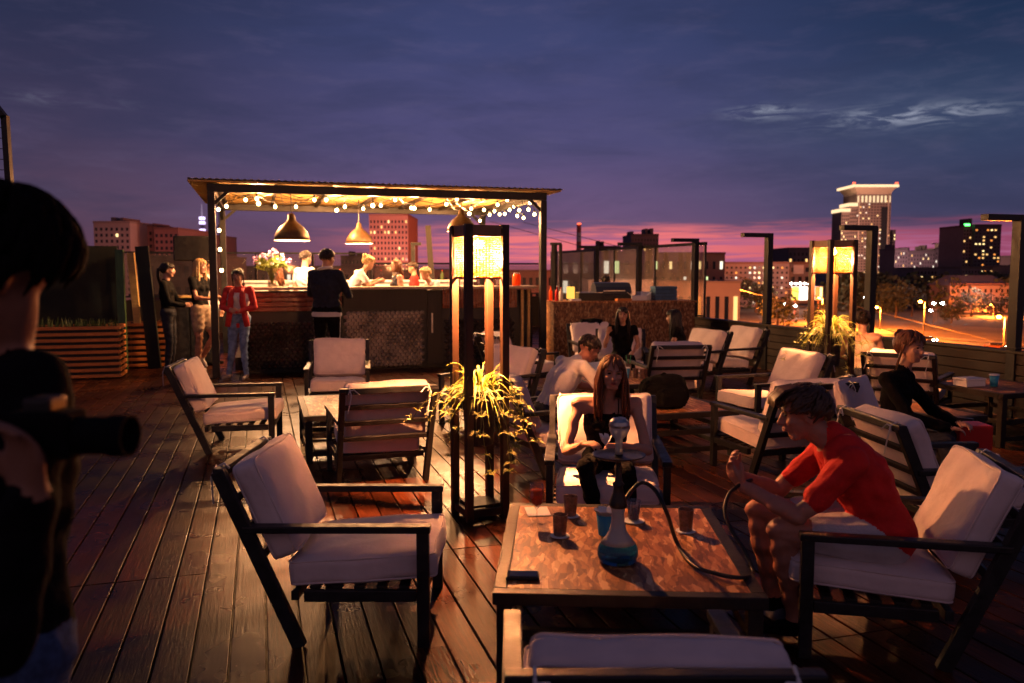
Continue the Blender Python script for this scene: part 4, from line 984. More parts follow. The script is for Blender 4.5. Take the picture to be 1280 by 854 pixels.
person('dark-haired woman in black sitting with one hand raised, facing the camera', (1.56, 11.72, 0), -96,
       dict(elR=(.26, .12, .66), wrR=(.22, .18, .86), hdR=(-.3, .2, 1), hnR=(0, -1, 0), hed=(0, .06, 1.12)), dict(shirt='black_cloth', sleeve='black_cloth', hips='black_cloth', thigh='black_cloth', shin='black_cloth'),
       G3, .94, .012, dict(hair='long', hc='hair_black', seed=3, hairlen=.36), male=False, sleeve=.3, sit=True)
person('woman turned away with very long black hair by the strand-board counter', (2.36, 11.70, 0), 160,
       dict(hed=(0, .10, 1.10), nek=(0, .05, .96)), dict(shirt='black_cloth', sleeve='black_cloth', hips='black_cloth', thigh='black_cloth', shin='black_cloth'),
       G3, .92, .012, dict(hair='long', hc='hair_black', seed=13, hairlen=.46, vol=1.12), male=False, sleeve=.3, sit=True)
person('bare-shouldered person glowing orange behind the far lamp tower', (4.10, 9.72, 0), 60,
       dict(), dict(shirt='beige_cloth', shoulders='skin', sleeve='skin', hips='navy', thigh='navy', shin='navy'), G3, .98, .012, dict(hair='bun', hc='hair_dark', seed=14), male=False, sleeve=0, sit=True)
person('woman in an olive-black jacket with tied dark hair, leftmost by the bar', (-5.52, 13.35, 0), 8,
       dict(elR=(.26, .08, 1.10), wrR=(.14, .26, 1.06), elL=(-.26, .08, 1.10), wrL=(-.1, .26, 1.06), hdR=(-.4, .8, 0), hdL=(.4, .8, 0)), dict(shirt='black_cloth', sleeve='black_cloth', hips='navy', thigh='navy', shin='navy'),
       G1, 1.06, .013, dict(hair='pony', hc='hair_black', seed=15), male=False, sleeve=1)
person('woman with long fair hair in beige shorts and white trainers', (-5.22, 13.95, 0), -15,
       dict(knL=(-.08, .16, .52), anL=(-.06, -.04, .2), toL=(-.06, .02, .06), elR=(.24, .10, 1.12), wrR=(.16, .28, 1.10), elL=(-.24, .10, 1.12), wrL=(-.16, .30, 1.10), hdR=(-.2, 1, .1), hdL=(.2, 1, .1)),
       dict(shirt='black_cloth', sleeve='black_cloth', hips='beige_cloth', thigh='skin', shin='skin', shoe='white_cloth'), G1, 1.10, .013, dict(hair='long', hc='hair_blond', seed=16, hairlen=.30), male=False, sleeve=.5, shorts=True)
person('dark-haired person with a lit face at the left end of the bar', (-5.35, 14.75, 0), 0,
       dict(), dict(shirt='lav_cloth', sleeve='lav_cloth', hips='navy', thigh='navy', shin='navy'), G1, 1.12, .014, dict(hair='short', hc='hair_dark', seed=17), sleeve=1)
def blazer(t, Q, B, s):
    b = MB()
    for k in (-1, 1):
        # open front panel of the blazer, from the shoulder to the thigh
        prof = [(.075, .060, 1.40, .05), (.085, .118, 1.30, .075), (.09, .135, 1.20, .08), (.105, .122, 1.08, .075), (.125, .125, .95, .075), (.15, .12, .82, .07)]
        b.tube([Vector((k*x, y-.025, z))*s for x, y, z, r in prof], [r*.60*s for *_, r in prof], 10)
    b.tube([Vector((0, -.065, z))*s for z in (1.36, 1.2, 1.05, .9, .80)], [x*s for x in (.10, .125, .112, .130, .140)], 16)
    b.build('blazer', M['blazer'], t, smooth=True)
person('woman in an open coral red blazer, white top and ripped jeans', (-4.22, 12.85, 0), -88,
       dict(elR=(.25, .02, 1.12), wrR=(.05, .20, 1.05), elL=(-.25, .02, 1.12), wrL=(-.03, .20, 1.05), hdR=(-.8, .3, .1), hdL=(.7, .3, .3), hnR=(.2, 1, 0), hnL=(-.2, 1, 0), knR=(.10, .06, .50), knL=(-.07, .05, .50), anR=(.17, .03, .085), anL=(-.10, .05, .085), toR=(.22, .14, .025), toL=(-.10, .2, .025)),
       dict(shirt='white_cloth', shoulders='blazer', sleeve='blazer', hips='jeans', thigh='jeans', shin='jeans', shoe='beige_cloth'), G1, 1.0, .010, dict(hair='bun', hc='hair_dark', seed=18, vol=.97), male=False, sleeve=1, extra=blazer)
def trackjacket(t, Q, B, s):
    b = MB(); b.lathe([(.155, .87), (.160, .90), (.152, .93)], (0, 0, 0), 24, cap=False); o = b.build('jacket_hem', M['lav_cloth'], t, smooth=True); o.scale = (s*1.22, s*.95, s*.98)
    MB().tube([Vector((.075*math.cos(a), -.02+.07*math.sin(a), 1.455+.01*math.cos(a)))*s for a in [x*math.pi/8 for x in range(17)]], .020*s, 8).build('collar', M['white_cloth'], t, smooth=True)
    for k in (-1, 1):
        MB().bar(Vector((k*.178, -.0, .86))*s, Vector((k*.155, .01, .45))*s, .008, .018, up=(1, 0, 0)).build('trouser_stripe', M['white_cloth'], t)
person('tall man in a navy track jacket and striped trousers, back to the camera', (-2.74, 12.3, 0), 78,
       dict(elR=(.27, .06, 1.12), wrR=(.20, .28, 1.10), elL=(-.25, .08, 1.14), wrL=(-.16, .28, 1.12), hdR=(-.3, 1, 0), hdL=(.3, 1, 0), hf=(.35, 1, -.1), hed=(.01, .03, 1.575), knR=(.11, .03, .50), knL=(-.11, .03, .50)), dict(shirt='navy', sleeve='navy', hips='black_cloth', thigh='black_cloth', shin='black_cloth'),
       G1, 1.175, .012, dict(hair='short', hc='hair_dark', seed=19), sleeve=1, wide=1.14, extra=trackjacket)
fl = struct(MB().box((0, 0, .11), (4.9, 3.2, .22)).build('bar_floor', M['blackwood'], loc=L2W(PW/2, 2.45), rz=BR))
def barman(lab, px, py, D, hd, mats, hk, s=1.0, J=None, male=True):
    x = (px-640)/FPX*D; zc = at(px, py, D).z; h0 = (J or {}).get('hed', (0, .02, 1.585)); hr = Matrix.Rotation(R(hd-90), 3, 'Z') @ Vector((h0[0]*s, h0[1]*s, 0))
    return person(lab, (x-hr.x, D-hr.y, .22), hd, dict(J or {}), mats, G2, (zc-.22)/h0[2], .014, hk, male=male, sleeve=.6)
barman('man in a glowing white tee behind the bar left of the man in navy', 384, 323, 14.35, 55, dict(shirt='white_cloth', sleeve='white_cloth', hips='navy', thigh='navy', shin='navy'), dict(hair='short', hc='hair_dark', seed=20, detail=False))
barman('woman with long brown hair behind the bar beside the flowers', 347, 340, 14.2, 150, dict(shirt='beige_cloth', sleeve='beige_cloth', hips='navy', thigh='navy', shin='navy'), dict(hair='long', hc='hair_auburn', seed=21, hairlen=.3, detail=False), male=False)
LN = dict(hed=(.0, .30, 1.46), nek=(0, .20, 1.33), che=(0, .1, 1.18), shR=(.17, .14, 1.30), shL=(-.17, .14, 1.30), elR=(.24, .26, 1.1), elL=(-.24, .26, 1.1), wrR=(.16, .44, 1.18), wrL=(-.16, .44, 1.18), hdR=(-.3, 1, 0), hdL=(.3, 1, 0), hf=(0, 1, -.35))
barman('bar worker in white with a pale headband leaning over the counter', 460, 329, 14.55, 20, dict(shirt='white_cloth', sleeve='white_cloth', hips='beige_cloth', thigh='navy', shin='navy'), dict(hair='bun', hc='hair_blond', seed=22, detail=False), J=LN, male=False)
barman('woman with dark wavy hair in a dark grey top behind the bar', 495, 333, 14.7, 200, dict(shirt='navy', sleeve='skin', hips='navy', thigh='navy', shin='navy'), dict(hair='long', hc='hair_auburn', seed=23, hairlen=.2, detail=False), male=False)
barman('person in a red top half hidden in the middle of the bar', 516, 335, 15.9, 180, dict(pelvis='red_cloth', shirt='red_cloth', sleeve='red_cloth', hips='navy', thigh='navy', shin='navy'), dict(hair='short', hc='hair_dark', seed=24, detail=False))
barman('fair-haired person in a grey hooded top bent over the bar', 531, 343, 14.75, 215, dict(shirt='lav_cloth', sleeve='lav_cloth', hips='navy', thigh='navy', shin='navy'), dict(hair='short', hc='hair_blond', seed=25, vol=1.15, detail=False), J=LN)
D = 17.2; barx = at(757, 352, D)
person('dark figure behind the barbecue at the strand-board counter', (barx.x, D, 0), 100, {}, dict(shirt='black_cloth', sleeve='black_cloth', hips='navy', thigh='navy', shin='navy'), None, barx.z/1.585, .015, dict(hair='short', hc='hair_black', seed=26, vol=1.15, detail=False), sleeve=1)
# photographer's camera
t = thing('camera', 'black camera with a long lens held by the man at the left edge', 'camera', at(58, 542, 1.24), R(-4)); t.scale = (.85, .85, .85)
MB().box((0, 0, 0), (.12, .065, .085), bev=.01).build('camera_body', M['dull'], t); MB().box((0, 0, .052), (.05, .055, .03), bev=.008).build('viewfinder', M['rubber'], t)
b = MB(); b.lathe([(.030, 0), (.034, .005), (.034, .055), (.037, .06), (.037, .095), (.033, .095), (.030, .06), (0, .058)], n=24, cap=False); o = b.build('lens', M['dull'], t, smooth=False); o.location = (.06, 0, -.002); o.rotation_euler = (0, math.pi/2, 0)
# tissue
t = MB(); 
for k in range(5):
    a = k*1.1; t.ribbon([(0, 0, 0), (.02*math.cos(a), .012*math.sin(a), .03), (.035*math.cos(a+.3), .02*math.sin(a), .055+.01*math.sin(k))], [.004, .022, .012], (-math.sin(a), math.cos(a), .2))
o = t.build('tissue', M['paper'], loc=at(757, 556, 4.80)); tag(o, 'crumpled white tissue in the hands of the young woman', 'tissue')
# ---- things on the hookah table
ZT = .424
def on(px, py, z=ZT): return onz(px, py, z)
hp = on(772, 702)
t = thing('hookah', 'hookah with a blue base, white neck, black stem and foil-topped bowl', 'hookah', hp); t.scale = (1, 1, .92)
k = 1.0
MB().lathe([(.060, .0), (.078, .006), (.088, .035), (.086, .065), (.074, .092)], n=32).build('water_base', M['blueglass'], t, smooth=True)
MB().lathe([(.0745, .093), (.055, .118), (.038, .150), (.029, .19), (.028, .235), (.033, .262), (.0325, .268)], n=32, cap=True).build('glass_neck', M['milkglass'], t, smooth=True)
MB().lathe([(.036, .262), (.040, .275), (.034, .30), (.024, .33), (.020, .36), (.026, .372), (.016, .385), (.013, .44), (.012, .50), (.018, .505), (.014, .52)], n=24).build('stem', M['rubber'], t, smooth=True)
MB().lathe([(.0, .502), (.10, .500), (.114, .510), (.114, .514), (.10, .506), (0, .507)], n=36, cap=False).build('ash_tray', mat('dark steel', (.05, .05, .055), .3, .8), t, smooth=True)
MB().lathe([(.018, .515), (.015, .55), (.017, .585), (.034, .605), (.042, .63), (.040, .645), (.0, .648)], n=28).build('clay_bowl', M['milkglass'], t, smooth=True)
b = MB(); b.lathe([(.042, .640), (.044, .652), (.040, .668), (.028, .682), (.0, .688)], n=28, cap=False)
for v in b.bm.verts: v.co += Vector((random.uniform(-.0015, .0015),)*3)
b.build('foil_cap', M['steel'], t)
P0 = hp+Vector((.025, 0, .270))
def curve_tube(pts, r, n=10, sub=6):
    pts = [Vector(p) for p in pts]; out = []
    for i in range(len(pts)-1):
        p0, p1, p2, p3 = pts[max(i-1, 0)], pts[i], pts[i+1], pts[min(i+2, len(pts)-1)]
        for j in range(sub):
            s_ = j/sub; out.append(.5*((2*p1)+(-p0+p2)*s_+(2*p0-5*p1+4*p2-p3)*s_*s_+(-p0+3*p1-3*p2+p3)*s_**3))
    return MB().tube(out+[pts[-1]], r, n)
hose = [P0+Vector((.0, 0, -.0)), at(800, 604, 3.62), at(818, 612, 3.60), at(833, 640, 3.52), on(846, 678, .442), on(866, 706, .437), on(895, 717, .437), on(925, 722, .437), at(941, 716, 3.42), at(932, 690, 3.50), at(914, 662, 3.58), at(906, 638, 3.66), at(912, 617, 3.74), at(925, 606, 3.80), at(940, 600, 3.84)]
curve_tube([Vector(((p-hp).x, (p-hp).y, (p-hp).z/.92)) for p in hose], .0095).build('hose', M['rubber'], t, smooth=True)
def tumbler(px, py, r, h, lab, m='cup_metal', coaster=True):
    t = thing('tumbler', lab, 'cup', on(px, py), 0, 'metal tumblers on the hookah table')
    MB().lathe([(r*.78, .004), (r*.80, .006), (r, h), (r*.94, h), (r*.74, .012), (0, .012)], n=28, cap=False).build('cup', M[m], t, smooth=False)
    if coaster: MB().lathe([(r*1.28, 0), (r*1.30, .002), (r*1.28, .004), (0, .0042)], n=28).build('coaster', M['paper'], t)
tumbler(700, 670, .036, .105, 'copper tumbler nearest the wine glass stem, in front of its twin'); tumbler(713, 645, .037, .105, 'copper tumbler standing behind another, right of the orange drink'); tumbler(857, 664, .037, .110, 'copper tumbler on a white coaster near the boy, right of the hookah')
t = thing('wine_glass', 'stemmed glass of orange drink on the far left corner of the table', 'glass', on(671, 655))
MB().lathe([(.032, 0), (.033, .002), (.006, .006), (.004, .012), (.004, .075), (.010, .082), (.028, .105), (.037, .14), (.036, .175), (.031, .205), (.0295, .205), (.0345, .175), (.0355, .14), (.027, .107), (.0, .086)], n=32, cap=False).build('glass', M['glass'], t, smooth=True)
MB().lathe([(.0, .088), (.026, .1085), (.0345, .14), (.0340, .172), (.0, .172)], n=32, cap=False).build('drink', M['orange_drink'], t, smooth=True)
t = thing('paper_cup', 'blue paper cup stuffed with white napkins behind the hookah', 'cup', on(757, 668))
MB().lathe([(.034, 0), (.046, .10), (.0455, .10), (.033, .003), (0, .003)], n=28, cap=False).build('cup', M['bluepaper'], t, smooth=True)
b = MB()
for k in range(7): a = k*.9; b.ribbon([(0, 0, .05), (.03*math.cos(a), .03*math.sin(a), .10), (.055*math.cos(a), .055*math.sin(a), .122)], [.02, .03, .02], (-math.sin(a), math.cos(a), .1))
b.build('napkins', M['paper'], t)
t = thing('beer_glass', 'amber glass on a white saucer right of the hookah', 'glass', on(792, 652))
MB().lathe([(.050, 0), (.056, .006), (.05, .008), (0, .006)], n=28).build('saucer', M['paper'], t)
MB().lathe([(.026, .009), (.036, .11), (.035, .11), (.025, .014), (0, .014)], n=24, cap=False).build('glass', M['glass'], t, smooth=True); MB().lathe([(0, .016), (.0245, .016), (.031, .075), (0, .075)], n=24, cap=False).build('drink', mat('amber drink', (.5, .16, .02), .1, trans=.6), t, smooth=True)
t = thing('phone', 'black phone in a thick case on the near left corner of the table', 'phone', on(653, 722), R(-2))
MB().box((0, 0, .008), (.135, .075, .015), bev=.005).build('case', M['rubber'], t); MB().box((0, 0, .0165), (.122, .064, .002), bev=.0008).build('screen', M['screen'], t)
o = MB().box((0, 0, .0015), (.12, .16, .002)).build('paper_sheet', M['paper'], loc=on(672, 640)+Vector((0, 0, .001)), rz=.1); tag(o, 'pale paper sheet under the glass of orange drink', 'paper')
# ---- backpack on T3
t = thing('backpack', 'bulging black backpack lying on the strand-board table', 'bag', (1.40, 7.62, .424), .3)
b = cushion_mesh(.22, .15, .13, .12, .03, 3, 14)
for v in b.bm.verts: v.co += Vector((.012*math.sin(v.co.y*30+v.co.z*21), .012*math.sin(v.co.x*27), .012*math.sin(v.co.x*25+v.co.y*19)))
o = b.build('bag_body', M['black_cloth'], t, smooth=True); o.location = (0, 0, .135)
o = cushion_mesh(.14, .05, .08, .045, .01, 5, 8).build('front_pocket', M['black_cloth'], t, smooth=True); o.location = (0, -.16, .10)
curve_tube([(-.15, -.02, .25), (-.24, -.08, .22), (-.27, -.12, .08), (-.22, -.14, .02)], .014).build('strap', M['black_cloth'], t); curve_tube([(-.04, 0, .27), (0, 0, .31), (.05, 0, .275)], .010).build('grab_handle', M['black_cloth'], t)
# ---- menu and glasses on T2
t = MB().box((0, 0, 0), (.34, .004, .26)).build('menu', M['paper'], loc=(.98, 9.95, .545)); t.rotation_euler = (R(-58), R(-8), R(-20)); tag(t, 'open white menu lying propped on the table before the man in pale tee', 'menu')
t.location.z = .50
for i, (x, y, kind) in enumerate(((1.33, 9.65, 'straw'), (1.45, 9.7, 'g'), (1.52, 9.62, 'g'), (1.58, 9.72, 'g'), (1.40, 9.95, 'straw2'))):
    lab = ['blue paper cup in front of the glasses on the menu table', 'left small tumbler in the row on the menu table', 'middle small tumbler in the row on the menu table', 'right small tumbler in the row on the menu table', 'tall glass with two green straws on the menu table'][i]
    t = thing('cup' if kind[0] == 's' and i == 0 else 'tumbler', lab, 'cup', (x, y, .424))
    if i == 0: MB().lathe([(.035, 0), (.048, .12), (.047, .12), (.034, .004), (0, .004)], n=20, cap=False).build('cup', M['bluepaper'], t, smooth=True); MB().lathe([(.05, .118), (.05, .128), (0, .13)], n=20).build('lid', M['paper'], t)
    else:
        MB().lathe([(.030, 0), (.036, .11+.03*(i == 4)), (.034, .11+.03*(i == 4)), (.028, .01), (0, .01)], n=20, cap=False).build('cup', M['cup_metal'], t)
        if i == 4:
            for k_ in (-1, 1): MB().tube([(0, 0, .02), (k_*.03, 0, .24)], .004, 6).build('straw', mat('green straw', (.04, .5, .16), .4), t)
# jacket on chair back
t = cushion_mesh(.20, .10, .17, .08, .01, 7, 12)
for v in t.bm.verts: v.co += Vector((.01*math.sin(v.co.z*30), .015*math.sin(v.co.x*33+v.co.z*14), 0))
c = CH['jacket']; o = t.build('jacket', M['black_cloth'], smooth=True); o.location = c.matrix_basis @ Vector((-.02, -.53, .72)); o.rotation_euler = (LEAN, 0, c.rotation_euler.z); tag(o, 'black jacket draped over the top of an armchair by the strand-board counter', 'jacket')
o = MB().box((0, 0, .09), (.24, .20, .18), bev=.01).build('box', M['redplastic'], loc=uv(6.15, 5.75, .404)); o.location = onz(1210, 560, .404); tag(o, 'dark red box on the small table right of the woman in black', 'box')
# right table things
zt = .524
for (px, py, w, m, nm, lab) in ((1200, 470, .26, 'paper', 'takeaway_box', 'white takeaway box on the dim table by the right fence'), ):
    p = T4+Vector((-.30, -.05, 0)); t = thing(nm, lab, 'box', (p.x, p.y, zt), .3); MB().box((0, 0, .03), (.24, .17, .06), bev=.006).build('tray', M[m], t); MB().box((0, 0, .072), (.25, .18, .02), bev=.006).build('lid', M[m], t)
t = thing('paper_cup', 'blue paper cup with a white lid beside the takeaway box', 'cup', (T4.x-.08, T4.y-.10, zt)); MB().lathe([(.032, 0), (.045, .11), (0, .11)], n=20).build('cup', M['bluepaper'], t, smooth=True); MB().lathe([(.048, .11), (.048, .122), (.04, .125), (0, .125)], n=20).build('lid', M['paper'], t)
# ---- strand-board counter with its clutter
OB = Vector((.74, 14.75, 0)); 
t = thing('strandboard_counter', 'waist-high strand-board service counter left of the glass screen', 'counter', OB, R(9))
OW = 2.62
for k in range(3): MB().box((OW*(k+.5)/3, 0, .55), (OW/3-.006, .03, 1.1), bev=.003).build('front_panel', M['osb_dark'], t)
MB().box((OW/2, .36, 1.115), (OW+.06, .78, .03), bev=.004).build('top', M['osb'], t)
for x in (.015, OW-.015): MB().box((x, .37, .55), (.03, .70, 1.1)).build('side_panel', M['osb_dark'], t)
def OL(x, y, z=1.131): return (Matrix.Translation(OB) @ Matrix.Rotation(R(9), 4, 'Z')) @ Vector((x, y, z))
t = thing('barbecue', 'black domed barbecue on the strand-board counter', 'barbecue', OL(1.15, .38), R(9))
b = MB(); n = 12
b.box((0, 0, .06), (.66, .42, .12), bev=.02); b.build('firebox', M['rubber'], t)
b = MB(); pr = [(-.21, .122), (-.21, .16), (-.17, .25), (-.06, .32), (.06, .33), (.18, .27), (.21, .18), (.21, .122)]
l = [b.bm.verts.new((-.33, y, z)) for y, z in pr]; r__ = [b.bm.verts.new((.33, y, z)) for y, z in pr]
for i in range(len(pr)): j = (i+1) % len(pr); b.bm.faces.new((l[i], l[j], r__[j], r__[i]))
b.bm.faces.new(l[::-1]); b.bm.faces.new(r__); b.build('lid', mat('graphite enamel', (.03, .035, .05), .28), t); MB().bar((-.2, -.235, .18), (.2, -.235, .18), .02).build('handle', M['steel'], t)
t = thing('crate', 'blue plastic crate at the right end of the strand-board counter', 'crate', OL(2.15, .36), R(9)); b = MB()
for k in range(4): b.box((0, -.15, .03+k*.066), (.42, .015, .05), bev=.003); b.box((0, .15, .03+k*.066), (.42, .015, .05), bev=.003); b.box((-.205, 0, .03+k*.066), (.015, .285, .05), bev=.003); b.box((.205, 0, .03+k*.066), (.015, .285, .05), bev=.003)
b.build('sides', M['blueplastic'], t); MB().box((0, 0, .13), (.39, .27, .24)).build('lining', mat('blue bag', (.03, .09, .17), .6, bump=.6, bscale=9), t)
def bottle(p, r, h, m, lab, cat='bottle', grp=None):
    t = thing('bottle', lab, cat, p, 0, grp)
    MB().lathe([(r*.95, 0), (r, .005), (r, h*.6), (r*.8, h*.68), (r*.32, h*.80), (r*.30, h*.93), (r*.34, h*.94)], n=20).build('bottle_body', M[m], t, smooth=True); MB().lathe([(r*.36, h*.94), (r*.36, h), (0, h)], n=12).build('cap', M['redplastic' if m != 'redplastic' else 'paper'], t)
bottle(OL(.10, .2), .035, .27, 'redplastic', 'red squeeze bottle at the left end of the strand-board counter'); bottle(OL(.20, .32), .038, .24, 'milkglass', 'pale bottle behind the red squeeze bottle'); bottle(OL(.03, .42), .034, .26, 'orange_drink', 'orange bottle beside the pavilion post on the strand-board counter')
t = thing('lantern', 'small glowing yellow lantern at the left of the strand-board counter', 'lantern', OL(.42, .5)); MB().box((0, 0, .01), (.16, .16, .02)).build('base', M['black'], t); MB().box((0, 0, .14), (.14, .14, .22), bev=.01).build('shade', emis('lantern shade', (1, .50, .08), 1.6), t); MB().lathe([(.05, .255), (.02, .29), (0, .29)], n=12).build('top', M['black'], t)
for i, (x, y, w, d, h, m, lab) in enumerate(((.72, .3, .46, .3, .14, 'rubber', 'low black appliance left of the barbecue'), (1.62, .25, .30, .22, .09, 'paper', 'open white carton right of the barbecue'), (.42, .16, .20, .14, .03, 'paper', 'flat napkin stack on the strand-board counter'), (1.78, .40, .22, .2, .14, 'white', 'white tub between the carton and the blue crate'), (1.30, .08, .3, .1, .04, 'slatwood', 'orange chopping board in front of the barbecue'))):
    t = thing(['appliance', 'carton', 'napkin_stack', 'tub', 'chopping_board'][i], lab, ['appliance', 'carton', 'napkins', 'tub', 'board'][i], OL(x, y), R(9+i*3)); MB().box((0, 0, h/2), (w, d, h), bev=min(.012, h*.2)).build('body', M[m], t)
    if i in (0, 3): MB().box((0, 0, h+.008), (w*.96, d*.96, .014), bev=.004).build('lid', M['steel' if i == 0 else 'white'], t)
    if i == 1:
        for s_ in (-1, 1): MB().bar((s_*w/2, 0, h), (s_*(w/2+.08), 0, h+.06), d*.9, .004).build('flap', M['paper'], t)
    if i == 2:
        MB().box((0, 0, h+.004), (w*.9, d*.9, .006)).build('top_napkin', M['paper'], t)
    if i == 4: MB().box((w*.36, 0, h+.003), (.02, .06, .006)).build('grip', M['black'], t)
# ---- bar top: flowers, bottles, jars
def BT(x, y=.42): return L2W(x, y, 1.409)
t = thing('flower_vase', 'glass vase with a big mixed bouquet at the left of the bar', 'flowers', BT(.88, .48)); t.scale = (.85, .85, .85)
MB().lathe([(.07, 0), (.085, .01), (.075, .16), (.10, .28), (.095, .28), (.07, .16), (.078, .02), (0, .015)], n=24, cap=False).build('vase', M['glass'], t, smooth=True)
b = MB(); r_ = random.Random(21)
for i in range(46):
    a = r_.uniform(0, 6.28); rr = r_.uniform(.05, .30); e = Vector((rr*math.cos(a)*1.25, rr*math.sin(a), .62-rr*.6+r_.uniform(-.08, .08))); b.tube([(0, 0, .05), (e.x*.3, e.y*.3, .3), e], .003, 4)
    for j in range(5):
        d2 = Vector((r_.uniform(-1, 1), r_.uniform(-1, 1), r_.uniform(-.4, .8))).normalized(); b.ribbon([e*.85, e*.85+d2*.06, e*.85+d2*.11-Vector((0, 0, .02))], [.012, .022, .002], d2.orthogonal().normalized())
b.build('foliage', M['leaf'], t)
for kk, (m, c) in enumerate((('flower_white', (.75, .72, .65)), ('flower_pink', (.62, .25, .40)), ('flower_violet', (.30, .16, .42)))):
    b = MB()
    for i in range(17):
        a = r_.uniform(0, 6.28); rr = r_.uniform(.03, .30); e = Vector((rr*math.cos(a)*1.25, rr*math.sin(a), .66-rr*.65+r_.uniform(-.07, .07)))
        for j in range(9):
            d2 = Vector((r_.uniform(-1, 1), r_.uniform(-1, 1), r_.uniform(-.3, 1))).normalized(); b.ribbon([e, e+d2*.022, e+d2*.042], [.006, .017, .006], d2.orthogonal().normalized())
    b.build('blossoms', mat(m, c, .7), t)
r_ = random.Random(31)
names = ['tall clear', 'squat amber', 'slim green', 'dark brown', 'pale frosted', 'clear blue-tinted', 'long-necked amber', 'short clear', 'dark green']
mt = ['glass', 'orange_drink', 'leaf', 'cup_metal', 'milkglass', 'glass', 'orange_drink', 'milkglass', 'leaf_dark']
for i in range(9):
    p = L2W(1.0+i*.42, PD-.6+r_.uniform(-.08, .08), 1.481); bottle(p, .036, .20+.04*r_.random(), mt[i], names[i]+' liquor bottle on the white back bar, '+['first', 'second', 'third', 'fourth', 'fifth', 'sixth', 'seventh', 'eighth', 'last'][i]+' from the left', 'bottle', 'bottles on the back bar')
for i, (x, m) in enumerate(((1.52, 'milkglass'), (1.72, 'cup_metal'), (2.9, 'glass'), (3.95, 'milkglass'), (4.75, 'glass'), (5.05, 'orange_drink'))):
    lab = ['frosted lemonade jar on the bar beside the bouquet', 'dark cup on the bar between bouquet and the man in white', 'clear jar on the bar right of the man in navy', 'frosted jar on the bar behind the lamp tower', 'clear jar near the right end of the bar', 'orange jar at the right end of the bar'][i]
    t = thing('jar', lab, 'jar', BT(x, .36), 0, 'jars and cups on the bar'); h = .12 if i == 1 else .22; r = .04 if i == 1 else .075
    MB().lathe([(r*.9, 0), (r, .01), (r, h*.8), (r*.7, h*.95), (r*.65, h*.95), (0, h*.95)], n=20).build('jar_body', M[m], t, smooth=True); MB().lathe([(r*.75, h*.951), (r*.75, h*1.05), (0, h*1.06)], n=16).build('lid', M['steel'], t)
# ------------------------------------------------------------------ the city
ZG = -15.0
gm = mat('dark ground', (.040, .028, .030), .95, noise=(.02, .4))
o = MB().box((0, 4500, ZG-.5), (14000, 11000, 1.0)).build('ground', gm); struct(o)
def gp(px, py, z=ZG): return onz(px, py, z)
# road running away to the left beyond the terrace
ra, rb = Vector((150, 30, 0)), Vector((62, 267, 0)); rd = (rb-ra).normalized(); rn = Vector((rd.y, -rd.x, 0))
def sheet(name, c0, c1, w, z, m):
    b = MB(); n_ = (Vector((c1))-Vector(c0)).normalized(); s_ = Vector((n_.y, -n_.x, 0))*w/2
    vs = [b.bm.verts.new((p.x, p.y, z)) for p in (Vector(c0)-s_, Vector(c0)+s_, Vector(c1)+s_, Vector(c1)-s_)]; b.bm.faces.new(vs); return struct(b.build(name, m))
asph = mat('asphalt', (.07, .062, .058), .75, noise=(.6, .25))
A0 = Vector((160, 0, 0)); A1 = gp(880, 404); A1.z = 0; dirr = (A1-gp(1225, 436)).normalized(); B0 = gp(1225, 433)-dirr*220; B1 = gp(1225, 433)+dirr*260
sheet('road', B0, B1, 17, ZG+.02, asph)
nrm = Vector((dirr.y, -dirr.x, 0))
for s_ in (-1, 1):
    b = MB(); b.bar((B0+nrm*s_*9.0).to_3d()*1+Vector((0, 0, .08)), (B1+nrm*s_*9.0)+Vector((0, 0, .08)), .4, .16); struct(b.build('kerb', mat('kerb stone', (.10, .08, .07), .8)))
    sheet('pavement', B0+nrm*s_*12.0, B1+nrm*s_*12.0, 5.4, ZG+.12, mat('paving', (.20, .17, .15), .8, noise=(1.2, .2)))
b = MB()
for k in range(48):
    p = B0.lerp(B1, (k+.3)/48); q_ = B0.lerp(B1, (k+.7)/48); s__ = nrm*.09
    for off in (-4, 0, 4):
        vs = [b.bm.verts.new((x.x, x.y, ZG+.026)) for x in (p+nrm*off-s__, p+nrm*off+s__, q_+nrm*off+s__, q_+nrm*off-s__)]; b.bm.faces.new(vs)
struct(b.build('road_markings', M['white']))
# river of pale land beyond
b = MB(); sheet('verge', B0+nrm*38, B1+nrm*38, 42, ZG+.03, mat('dry verge', (.10, .07, .055), .95, noise=(.06, .35)))
sheet('far_lot', gp(1160, 386)+Vector((-160, 40, 0)), gp(1280, 388)+Vector((200, 0, 0)), 26, ZG+.05, mat('pale lot', (.20, .17, .16), .9, noise=(.05, .3)))
